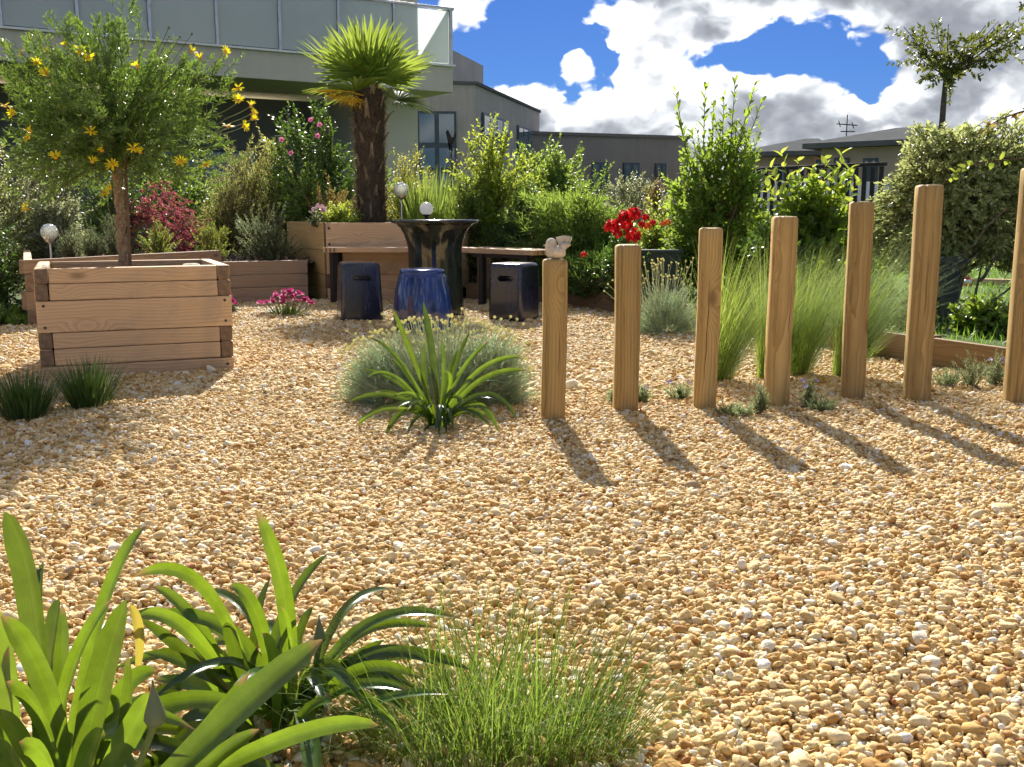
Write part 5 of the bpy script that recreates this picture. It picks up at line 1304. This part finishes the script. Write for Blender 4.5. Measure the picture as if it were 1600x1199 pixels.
bush('shrub', 'dark green conical shrub in the shade by the variegated bush trunk', 'shrub', (xat(1462, 7.1), 7.1, ZL), .16, .16, .62, 220, 14, .04, .02, LF['dark'], sl=.2, up=.8)
def spray(lab, pts, Y, lm, ll, lw, n=26):
    p0 = at(*pts[0], Y); b = thing('leafy_branch', lab, 'branch', p0); P = [np.array(at(x, y, Y) - p0) for x, y in pts]
    A = Acc(); K = 8; t = np.linspace(0, len(P) - 1, K); Q = np.array([P[min(int(k), len(P) - 2)] * (1 - (k - min(int(k), len(P) - 2))) + P[min(int(k), len(P) - 2) + 1] * (k - min(int(k), len(P) - 2)) for k in t])
    V, Fc = tubes(Q[None], np.linspace(1, .3, K) * .006, 4); link('stem', make_mesh('stem', V, Fc, STEMB), b)
    u = rng.uniform(.1, 1, n) * (K - 1.001); i = u.astype(int); f = (u - i)[:, None]; B = Q[i] * (1 - f) + Q[i + 1] * f
    D = norm(rng.normal(0, .7, (n, 3)) + norm(Q[i + 1] - Q[i]) * .6 + [0, 0, .2]); N1 = norm(rng.normal(0, .5, (n, 3)) + [0, -.4, 1]); N1 = norm(N1 - D * (N1 * D).sum(1, keepdims=True))
    leaf_objects(b, (B, D, N1, ll * rng.uniform(.7, 1.2, n), lw * rng.uniform(.7, 1.2, n)), 'leaf', one_leaf(OVAL, lm))
spray('arching leafy branch with yellow green leaves crossing the variegated bush', [(1600, 248), (1540, 252), (1500, 265), (1470, 290), (1462, 335)], 5.9, LF['lime'], .05, .032, 34)
spray('leafy branch tip reaching in from the right edge above the variegated bush', [(1620, 168), (1580, 180), (1550, 192), (1530, 212)], 5.9, LF['bronze'], .045, .028, 22)
spray('pale silvery sprig hanging in the shade before the variegated bush trunk', [(1575, 325), (1550, 345), (1520, 385), (1500, 405), (1488, 422)], 6.2, LF['olive'], .045, .014, 30)

for x0, x1, tp, Y, n_, k_, lab in ((1490, 1560, 506, 5.75, 130, 'broad', 'leafy low plant behind the board edging near the last post'), (1540, 1625, 500, 5.6, 130, 'green', 'fresh green low plant behind the board edging, cut by the last post'), (1400, 1450, 490, 6.0, 120, 'dark', 'dark low plant behind the sixth post at the edging'),
        (1470, 1700, 395, 13.0, 420, 'green', 'far green hedge across the lawn behind the variegated bush'), (1340, 1480, 330, 12.0, 420, 'green', 'green shrub behind the variegated bush, left of its trunk'), (1580, 1760, 300, 11.0, 420, 'dark', 'dark shrub at the right edge beyond the plank box')):
    pbush('shrub', lab, 'shrub', x0, x1, tp, Y, ZL, n_, 12, .06, .032, LF[k_], sl=.22, up=.7)

def small_tree():
    Y = 10.5; base = Vector((xat(1476, Y, 2), Y, 0)); b = thing('small_tree', 'slender tree with a sparse spreading crown above the variegated bush', 'tree', base)
    P = [np.array(at(x, y, Y) - base) for x, y in ((1466, 330), (1474, 165), (1478, 118))]; P[0][2] = 0; P[0][0] = 0
    V, Fc = tubes(np.array([[P[0], P[0] * .4 + P[1] * .6, P[1], P[2]]]), np.array([.05, .038, .030, .022]), 8); link('trunk', make_mesh('trunk', V, Fc, BARKG, None, True), b)
    tips = [(1412, 42), (1425, 62), (1440, 40), (1462, 35), (1482, 38), (1450, 75), (1470, 60), (1500, 60), (1520, 52), (1540, 40), (1560, 34), (1588, 32), (1600, 36), (1575, 52), (1592, 62), (1540, 62), (1525, 75), (1510, 90), (1560, 85), (1488, 90), (1462, 92), (1455, 100), (1500, 108), (1478, 105), (1535, 92), (1430, 85), (1490, 75), (1510, 78), (1448, 58), (1555, 45), (1475, 78), (1600, 52)]
    S, D, L, A = [], [], [], Acc(); fork = P[2]
    for tx, ty in tips:
        e = np.array(at(tx, ty, Y + random.uniform(-.45, .45)) - base); m_ = fork * .55 + e * .45 + [0, 0, -.02]
        V, Fc = tubes(np.array([[fork - [0, 0, .05], fork * .7 + m_ * .3, m_, e]]), np.array([.012, .009, .006, .003]), 4); A.add(V, Fc)
        for k in range(3): S.append(m_ * (.95 - .3 * k) + e * (.05 + .3 * k) - [0, 0, .05]); d = (e - m_) * [1, 1, .9] + rng.normal(0, .15, 3); L.append(np.linalg.norm(d) * random.uniform(.3, .75) + .05); D.append(d / np.linalg.norm(d))
    link('branches', A.mesh('branches', BARKG), b)
    arr, path = shoots(np.array(S), np.array(D), np.array(L), 17, .070, .034, .95, .15, jit=.5); V, Fc = leaf_geo(*arr, OVAL); link('foliage', make_mesh('foliage', V, Fc, LF['tree']), b)
small_tree()
spray('leafy twig hanging in at the very top right corner', [(1625, -15), (1608, 0), (1598, 8), (1588, 12)], 8.0, LF['tree'], .06, .03, 12)

# ------------------------------------------------------------------ feather grasses
for px, py, top, lean, n, lab in ((1122, 598, 398, (.20, 0), 850, 'pale feather grass leaning right beside the third post'), (1200, 592, 402, (.16, 0), 850, 'feather grass fanning out behind the fourth post'),
                                  (1246, 588, 398, (.18, 0), 750, 'feather grass in the gap left of the fifth post'), (1316, 592, 385, (.24, 0), 1000, 'largest feather grass, arching right between the fifth and sixth posts')):
    g = gp(px, py); h = zat(top, g.y)
    grass_clump('feather_grass', lab, g, .05, n, h * 1.2, .0025, .70, LF['stipa'], (lean[0] * 1.35, lean[1]), .24, 9, 'feather grass clumps behind the posts')
for px, py, lab in ((1352, 560, 'small dry grass wisp at the board edging'), (1230, 545, 'small dry grass wisp between the feather grasses')):
    grass_clump('grass_wisp', lab, gp(px, py), .06, 260, .20, .0025, .9, LF['stipa'], (.1, 0), .8, 6)

# ------------------------------------------------------------------ santolina with button flowers
BUT = leafm('button_flower', (.74, .70, .32), (.86, .82, .48), tcol=(.95, .90, .48), tf=.5, rough=.8, spec=.1)
button = lathe('flower', [(.0004, .0062), (.004, .0055), (.0068, .002), (.0062, -.002), (.003, -.005), (.0005, -.006)], 9, BUT)
def santolina(lab, c, rx, ry, h, n, heads, mounds=None, zmin=-.05):
    b = thing('santolina', lab, 'shrub', c); A = Acc()
    for (mx, my, sx, sy, sh, k) in mounds or [(0, 0, 1, 1, 1, 1)]:
        m = int(n * k); d = ball_dirs(m, zmin); o = np.array([mx, my, 0]); B = o + d * np.array([rx * sx, ry * sy, h * sh]) * rng.uniform(.25, .72, (m, 1)); B[:, 2] = np.maximum(B[:, 2], .005)
        D = norm(d * [1, 1, .8] + [0, 0, .55] + rng.normal(0, .22, (m, 3))); L = h * rng.uniform(.22, .40, m)
        arr, path = shoots(B, D, L, 12, .014, .0032, .55, .12, jit=.35); V, Fc = leaf_geo(*arr, NEEDLE); A.add(V, Fc)
        V, Fc = tubes(path, np.array([1, .9, .7, .4]) * .0016, 3); A.add(V, Fc)
    o_ = link('foliage', A.mesh('foliage', LF['santo']), b)
    st = []
    for px, py, Y in heads:
        e = np.array(at(px, py, Y) - Vector(c)); s0 = np.array([e[0] * .62 + rng.normal(0, .02), e[1] * .62 + rng.normal(0, .02), h * .45]); link('flower', button, b, e, (random.uniform(-.3, .3), random.uniform(-.3, .3), 0))
        st.append([s0, s0 * .6 + e * .4 + [0, 0, .012], s0 * .25 + e * .75 + [0, 0, .008], e])
    k_ = len(st) * 2; d = ball_dirs(k_, .05); e = d * np.array([rx, ry, h]) * rng.uniform(.8, 1.12, (k_, 1)) + rng.normal(0, .01, (k_, 3)); e[:, 2] = np.maximum(e[:, 2], h * .35)
    s0 = e * [.7, .7, .5]; st = st + [[s0[i], s0[i] * .6 + e[i] * .4, s0[i] * .25 + e[i] * .75, e[i]] for i in range(k_)]
    V, Fc = tubes(np.array(st), .0013, 3); link('flower_stems', make_mesh('flower_stems', V, Fc, LF['sstem']), b)['kind'] = 'stuff'
sc = gp(680, 646); sc.y += .22
hd = []
for i in range(250):
    px = 528 + 306 * (i + random.random()) / 250; prof = 500 + 46 * abs((px - 690) / 150) ** 2
    hd.append((px, prof + random.expovariate(1 / 26.0) - 8, sc.y + random.uniform(-.12, .22)))
for px, py in ((597, 491), (604, 494), (578, 503), (640, 497), (622, 508), (700, 493), (706, 492), (722, 483), (728, 488), (773, 496), (783, 499), (798, 495), (808, 499), (818, 507), (680, 515), (692, 504), (657, 502), (542, 517), (556, 522), (760, 505), (830, 515)): hd.append((px, py, sc.y + .12))
santolina('wide silvery cushion bush with yellow button flowers behind the strap leaves', sc, .40, .26, .34, 1700, hd, [(-.21, -.02, .48, .75, .85, .8), (.20, .0, .52, .8, 1.0, .9), (0, .10, .65, .7, .92, .5)])
s2 = gp(1040, 524); hd2 = [(random.gauss(1035, 26), random.uniform(402, 445), s2.y + random.uniform(-.12, .12)) for _ in range(54)]
for px, py in ((950, 444), (957, 438), (944, 455), (1006, 402), (1037, 407), (1080, 410), (1074, 418), (1060, 412), (1045, 415)): hd2.append((px, py, s2.y))
santolina('silvery grey bush with upright button flowers between the second and third posts', s2, .24, .2, .36, 1100, hd2)

# ------------------------------------------------------------------ small ground plants
ZERO = 0.0
for px, py, wpx, hpx, lab in ((962, 634, 34, 36, 'low rosemary sprig hugging the left side of the second post'), (1002, 632, 34, 34, 'low rosemary sprig on the right side of the second post'), (1062, 628, 46, 34, 'low creeping rosemary left of the third post'),
                              (1150, 652, 74, 26, 'creeping rosemary on the gravel between the third and fourth posts'), (1188, 648, 30, 48, 'upright rosemary sprig against the fourth post'), (1285, 646, 56, 32, 'creeping rosemary right of the fourth post'), (1262, 640, 20, 48, 'thin upright sprig with blue flowers right of the fourth post'),
                              (1480, 606, 60, 36, 'low grey ground plant at the board edging by the sixth post'), (1516, 608, 56, 58, 'dark small shrub before the board edging near the last post'), (1556, 606, 44, 62, 'dark small shrub with lilac flowers left of the last post')):
    g = gp(px, py); s = mpp(g.y)
    o = bush('rosemary_sprig', lab, 'plant', (g.x, g.y, 0), wpx * s * .55, wpx * s * .45, hpx * s * 1.05, 46, 24, .017, .0036, LF['rosemary'], sl=hpx * s * .75, up=.8, zmin=-.05, inner=.1, tm=NEEDLE, droop=.1, limbs=6, stem_r=.0016, trunk_r=.002)
    if 'flower' in lab or px in (1002, 1062):
        LIL = bpy.data.materials.get('lilac_petal') or plain('lilac_petal', (.36, .34, .68), .6)
        fm = cup_flower([LIL, LIL], 5, .009, .008)
        for _ in range(5): link('flower', fm, o, (random.uniform(-.5, .5) * wpx * s, -random.uniform(0, .3) * wpx * s, hpx * s * random.uniform(.6, 1)), (random.uniform(-1, 1), random.uniform(-1, 1), 0))

def armeria(px, py, rpx, hpx, n, lab):
    g = gp(px, py); s = mpp(g.y); b = thing('thrift', lab, 'flower', g, 0, 'pink thrift cushions on the gravel')
    m = 500; a = rng.uniform(0, 6.28, m); q = np.sqrt(rng.uniform(0, 1, m)); Rr = rpx * s
    B = np.stack([q * np.cos(a) * Rr * .75, q * np.sin(a) * Rr * .5, np.zeros(m)], 1); D = norm(np.stack([np.cos(a) * q, np.sin(a) * q, np.full(m, .9)], 1) + rng.normal(0, .25, (m, 3)))
    V, Fc = ribbons(B, D, rng.uniform(.05, .12, m), np.full(m, .005), rng.uniform(.1, .9, m), 4); link('foliage', make_mesh('foliage', V, Fc, LF['tuft']), b)
    A = Acc(); k = 46; d = ball_dirs(k, -.3); e1, e2 = perp(d); D = norm(d + e1 * .3); Nn = norm(e2); V, Fc = leaf_geo(d * .006, D, Nn, np.full(k, .014), np.full(k, .011), OVAL); A.add(V, Fc); fm = A.mesh('flower', PKD)
    st = []
    for i in range(n):
        a = random.uniform(0, 6.28); q = math.sqrt(random.random()); e = np.array([q * math.cos(a) * Rr * 1.0, q * math.sin(a) * Rr * .6, hpx * s * (1 - .45 * q * q) * random.uniform(.75, 1.05)]); o = link('flower', fm, b, e); o.scale = (random.uniform(1.0, 1.45),) * 3
        s0 = e * [.5, .5, .15]; st.append([s0, s0 * .6 + e * .4, s0 * .3 + e * .7, e])
    V, Fc = tubes(np.array(st), .0015, 3); link('flower_stems', make_mesh('flower_stems', V, Fc, STEMG), b)['kind'] = 'stuff'
armeria(448, 494, 42, 40, 48, 'cushion of magenta pink thrift flowers on the gravel before the low bed')
armeria(352, 490, 18, 30, 14, 'pink thrift flowers peeping out behind the right edge of the planter')
for px, py, r, h, lab in ((40, 655, 50, 80, 'dark green grass tuft at the left edge before the planter'), (140, 638, 48, 78, 'dark green grass tuft against the planter front')):
    g = gp(px, py); s = mpp(g.y)
    grass_clump('grass_tuft', lab, g, r * s * .62, 420, h * s * 1.15, .0055, .30, LF['tuft'], (0, 0), .55, 5, 'dark grass tufts before the planter')

# ------------------------------------------------------------------ strap leaved plants
DRYL = leafm('yellowed_leaf', (.36, .27, .05), (.46, .36, .07), tcol=(.62, .50, .07), tf=.45)
def strap_prof(s): return np.interp(s, [0, .12, .5, .8, .93, 1], [.55, .72, 1.0, .86, .52, .05])
def strap_leaf(parent, org, p0, p1, p2, w, K=16, roll=0.0, m=None):
    """curved strap blade through three points of the place"""
    p0, p1, p2 = (np.array(q) - np.array(org) for q in (p0, p1, p2)); c = 2 * p1 - .5 * (p0 + p2)
    t = np.linspace(0, 1, K)[:, None]; P = (1 - t) ** 2 * p0 + 2 * t * (1 - t) * c + t * t * p2; T = norm(np.gradient(P, axis=0))
    up = norm(np.array([[0, -.75, .66]]) - T * (T @ np.array([0, -.75, .66]))[:, None]); S = np.cross(T, up)
    cr, sr = math.cos(roll), math.sin(roll); S, up = S * cr + up * sr, up * cr - S * sr
    wd = strap_prof(t[:, 0])[:, None] * w
    rows = [P - S * wd * .5 + up * wd * .10, P - S * wd * .26 + up * wd * .0, P - up * wd * .10, P + S * wd * .26 + up * wd * .0, P + S * wd * .5 + up * wd * .10]
    V = np.stack(rows, 1).reshape(-1, 3); q = []
    for i in range(K - 1):
        for j in range(4): q.append((i * 5 + j, i * 5 + j + 1, i * 5 + j + 6, i * 5 + j + 5))
    me = make_mesh('leaf', V, [np.array(q)], m or LF['strap'], None, True)
    me.attributes.new('across', 'FLOAT', 'POINT').data.foreach_set('value', np.tile(np.array([0, .25, .5, .75, 1], np.float32), K))
    me.attributes.new('along', 'FLOAT', 'POINT').data.foreach_set('value', np.repeat(np.linspace(0, 1, K).astype(np.float32), 5))
    return link('leaf', me, parent)
def bud(parent, org, px, py0, py1, Y, w, base):
    top, bot = np.array(at(px, py0, Y)) - np.array(org), np.array(at(px, py1, Y)) - np.array(org); L = np.linalg.norm(top - bot); wm = w / 2 * mpp(Y)
    BM_ = bpy.data.materials.get('flower_bud') or plain('flower_bud', (.115, .150, .075), .55, var=.2)
    link('bud', lathe('bud', [(.001, L), (wm * .12, L * .88), (wm * .5, L * .6), (wm * .9, L * .3), (wm, L * .16), (wm * .75, L * .04), (wm * .3, 0)], 14, BM_), parent, bot)
    b0 = np.array(base) - np.array(org); V, Fc = tubes(np.array([[b0, b0 * .6 + bot * .4 + [0, .005, 0], b0 * .3 + bot * .7, bot + [0, 0, .004]]]), np.array([.0055, .005, .0045, .004]), 8); link('stalk', make_mesh('stalk', V, Fc, STEMG, None, True), parent)

def strap_plant(lab, org, leaves, rand=0, rl=.3, rw=.03, buds=(), dry=(), group='strap leaved lily clumps'):
    b = thing('agapanthus', lab, 'plant', org, 0, group)
    for (b0, m_, tp, w, Yb, Yt) in leaves:
        Ym = (Yb + Yt) / 2
        P0, P2 = at(*b0, Yb), at(*tp, Yt); P1 = at(*m_, Ym)
        strap_leaf(b, org, P0, P1, P2, w * mpp(Ym) * 1.05, roll=random.uniform(-.55, .55))
    for i in range(rand):
        a = random.uniform(0, 6.28); e = random.uniform(.25, 1.1); L = rl * random.uniform(.6, 1.1); d = np.array([math.cos(a), math.sin(a), 0]); o = np.array(org) + d * .03
        strap_leaf(b, org, o, o + d * L * .45 * math.cos(e) + [0, 0, L * .5 * math.sin(e) + .03], o + d * L * math.cos(e * .7) + [0, 0, L * .75 * math.sin(e) - .05 * (1.2 - e)], rw * random.uniform(.7, 1.1), roll=random.uniform(-.5, .5), K=12)
    for q in buds: bud(b, org, *q)
    for (b0, m_, tp, w, Y) in dry:
        o_ = strap_leaf(b, org, at(*b0, Y), at(*m_, Y), at(*tp, Y), w * mpp(Y), K=12, roll=random.uniform(-.6, .6), m=DRYL); o_['label'] = 'yellowed dying leaf'
    return b
g3 = gp(684, 668)
def mid(b0, m_, tp, w, dy=0.0): return (b0, m_, tp, w * .94, g3.y, g3.y + dy)
strap_plant('strap leaved lily clump on the gravel before the silvery cushion bush', g3, [
    mid((676, 640), (640, 545), (614, 484), 9, .0), mid((684, 640), (676, 560), (661, 472), 13, .05), mid((668, 640), (622, 562), (574, 527), 9.5, -.05), mid((688, 640), (694, 580), (690, 530), 8, .1),
    mid((674, 640), (662, 590), (664, 535), 9, .05), mid((692, 640), (712, 570), (734, 518), 7, .2), mid((694, 640), (722, 580), (764, 533), 10, .0), mid((696, 645), (752, 577), (817, 558), 9, -.05), mid((698, 648), (756, 592), (824, 579), 10, .0),
    mid((672, 645), (612, 594), (562, 578), 8, .1), mid((670, 648), (618, 590), (574, 590), 8, .0), mid((694, 655), (760, 618), (808, 656), 11, -.1), mid((692, 660), (745, 632), (778, 674), 10, -.15), mid((672, 655), (606, 638), (556, 668), 10, -.1),
    mid((676, 660), (632, 644), (601, 686), 10, -.18), mid((684, 655), (687, 632), (681, 674), 9, -.2), mid((688, 655), (700, 638), (708, 676), 7, -.2), mid((672, 650), (610, 618), (546, 628), 9, .0), mid((680, 662), (668, 668), (654, 690), 8, -.15),
    mid((684, 645), (680, 600), (668, 572), 8, .0), mid((686, 648), (704, 600), (694, 580), 7, -.05), mid((694, 650), (745, 618), (790, 622), 9, .08), mid((676, 645), (640, 590), (610, 560), 8, .15), mid((674, 652), (630, 620), (585, 612), 9, .1),
    mid((694, 650), (740, 600), (790, 600), 9, .15), mid((690, 645), (700, 590), (716, 545), 8, .12), mid((686, 665), (690, 680), (682, 690), 9, -.2)], rand=26, rl=.24, rw=.019)

gA = Vector((-0.60, 1.26, 0)); gB = Vector((-0.345, 1.50, 0))
def fa(b0, m_, tp, w, Yb=1.26, Yt=1.26): return (b0, m_, tp, w * .88, Yb, Yt)
strap_plant('broad strap leaved lily filling the bottom left corner', gA, [
    fa((70, 1240), (52, 960), (8, 800), 58, 1.22, 1.24), fa((95, 1240), (160, 950), (227, 823), 30, 1.28, 1.36), fa((50, 1240), (75, 1030), (92, 936), 42, 1.26, 1.30), fa((70, 1240), (112, 1045), (176, 938), 36, 1.24, 1.24),
    fa((120, 1260), (150, 1090), (197, 938), 56, 1.16, 1.12), fa((112, 1230), (65, 1060), (2, 962), 42, 1.18, 1.12), fa((100, 1250), (62, 1120), (10, 1066), 34, 1.14, 1.06), fa((60, 1260), (35, 1160), (-12, 1112), 34, 1.12, 1.05),
    fa((190, 1290), (360, 1120), (504, 1000), 62, 1.12, 1.14), fa((140, 1260), (200, 1150), (238, 1080), 46, 1.14, 1.16), fa((200, 1280), (440, 1155), (592, 1134), 34, 1.16, 1.14), fa((260, 1260), (330, 1190), (405, 1140), 32, 1.12, 1.12),
    fa((20, 1240), (5, 1050), (-30, 930), 46, 1.24, 1.24), fa((60, 1230), (60, 950), (66, 893), 26, 1.34, 1.40), fa((40, 1250), (15, 1130), (14, 1010), 44, 1.2, 1.16), fa((85, 1240), (95, 1070), (97, 945), 30, 1.3, 1.36),
    fa((130, 1240), (185, 1090), (245, 1050), 34, 1.22, 1.24), fa((110, 1260), (140, 1170), (165, 1150), 36, 1.1, 1.04), fa((40, 1270), (20, 1200), (-30, 1150), 50, 1.08, 1.0), fa((150, 1270), (190, 1160), (200, 1020), 24, 1.18, 1.20),
    fa((160, 1290), (280, 1190), (390, 1050), 36, 1.18, 1.22), fa((90, 1270), (70, 1190), (30, 1160), 40, 1.06, 1.0)], rand=30, rl=.30, rw=.026,
    dry=(((216, 1040), (217, 985), (203, 944), 17, 1.34), ((190, 1150), (230, 1100), (290, 1110), 18, 1.3)), buds=((243, 1064, 1134, 1.10, 37, (gA.x + .09, 1.12, 0)),))
def fb(b0, m_, tp, w, Yb=1.5, Yt=1.5): return (b0, m_, tp, w * .86, Yb, Yt)
strap_plant('arching strap leaved lily right of the bottom left clump', gB, [
    fb((452, 1150), (447, 950), (400, 796), 32), fb((400, 1150), (440, 970), (512, 866), 24, 1.5, 1.58), fb((410, 1150), (330, 930), (208, 902), 27, 1.5, 1.42), fb((390, 1150), (315, 985), (236, 916), 24, 1.5, 1.5), fb((400, 1140), (300, 990), (203, 966), 28, 1.46, 1.36),
    fb((390, 1150), (310, 1040), (220, 968), 27, 1.48, 1.46), fb((440, 1150), (405, 970), (356, 918), 27, 1.5, 1.46), fb((400, 1150), (398, 1000), (422, 905), 21, 1.54, 1.6), fb((395, 1160), (370, 1030), (354, 972), 30, 1.44, 1.40), fb((436, 1150), (462, 1010), (488, 950), 17, 1.54, 1.6),
    fb((450, 1160), (560, 985), (722, 968), 26, 1.48, 1.5), fb((455, 1160), (560, 1030), (684, 1040), 25, 1.46, 1.44), fb((455, 1160), (550, 1050), (660, 1062), 22, 1.44, 1.40), fb((445, 1140), (455, 1010), (438, 948), 10, 1.46, 1.42), fb((440, 1170), (530, 1080), (640, 1080), 26, 1.4, 1.36),
    fb((420, 1170), (470, 1090), (560, 1020), 24, 1.44, 1.48), fb((410, 1180), (340, 1090), (240, 1062), 30, 1.4, 1.3), fb((420, 1180), (350, 1120), (280, 1130), 30, 1.36, 1.28), fb((430, 1180), (480, 1110), (520, 1100), 26, 1.36, 1.3), fb((400, 1170), (330, 1060), (225, 1020), 26, 1.42, 1.36),
    fb((440, 1160), (520, 1060), (600, 1000), 22, 1.5, 1.56), fb((430, 1150), (430, 1040), (410, 990), 22, 1.42, 1.38), fb((420, 1150), (372, 1060), (330, 1010), 24, 1.52, 1.58), fb((470, 1180), (580, 1100), (700, 1085), 22, 1.38, 1.32)], rand=34, rl=.27, rw=.022,
    dry=(((440, 1130), (390, 1090), (330, 1096), 16, 1.46), ((470, 1130), (520, 1060), (575, 1066), 14, 1.5)), buds=((500, 962, 1004, 1.45, 20, (gB.x + .02, 1.46, 0)),))

def front_grass():
    c = at(770, 1150, 1.42); b = thing('meadow_grass', 'thin wispy green grass clump at the bottom edge beside the lilies', 'grass', (c.x, 1.40, 0))
    n = 1700; a = rng.uniform(0, 6.28, n); q = np.sqrt(rng.uniform(0, 1, n))
    B = np.stack([q * np.cos(a) * .20 + .01, q * np.sin(a) * .10, np.zeros(n)], 1)
    D = norm(np.stack([np.cos(a) * q * .55 + rng.normal(0, .22, n), np.sin(a) * q * .3 + rng.normal(0, .15, n), np.ones(n)], 1))
    L = np.where(rng.uniform(0, 1, n) < .28, rng.uniform(.20, .36, n), rng.uniform(.07, .20, n)) * (1 - .25 * q)
    V, Fc = ribbons(B, D, L, rng.uniform(.0010, .0027, n), rng.uniform(.1, 1.1, n), 8, fold=.15); link('blades', make_mesh('blades', V, Fc, leafm('meadow_blade', (.040, .095, .014), (.12, .21, .030), tcol=(.32, .46, .06), tf=.42)), b)
    n = 260; a = rng.uniform(0, 6.28, n); B = np.stack([rng.normal(-.05, .16, n), rng.normal(0, .05, n), np.zeros(n)], 1); D = norm(np.stack([np.cos(a) * .6, np.sin(a) * .4, np.ones(n)], 1))
    V, Fc = ribbons(B, D, rng.uniform(.10, .26, n), rng.uniform(.001, .002, n), rng.uniform(.8, 2.2, n), 8); link('dry_blades', make_mesh('dry_blades', V, Fc, LF['stipa']), b)
front_grass()
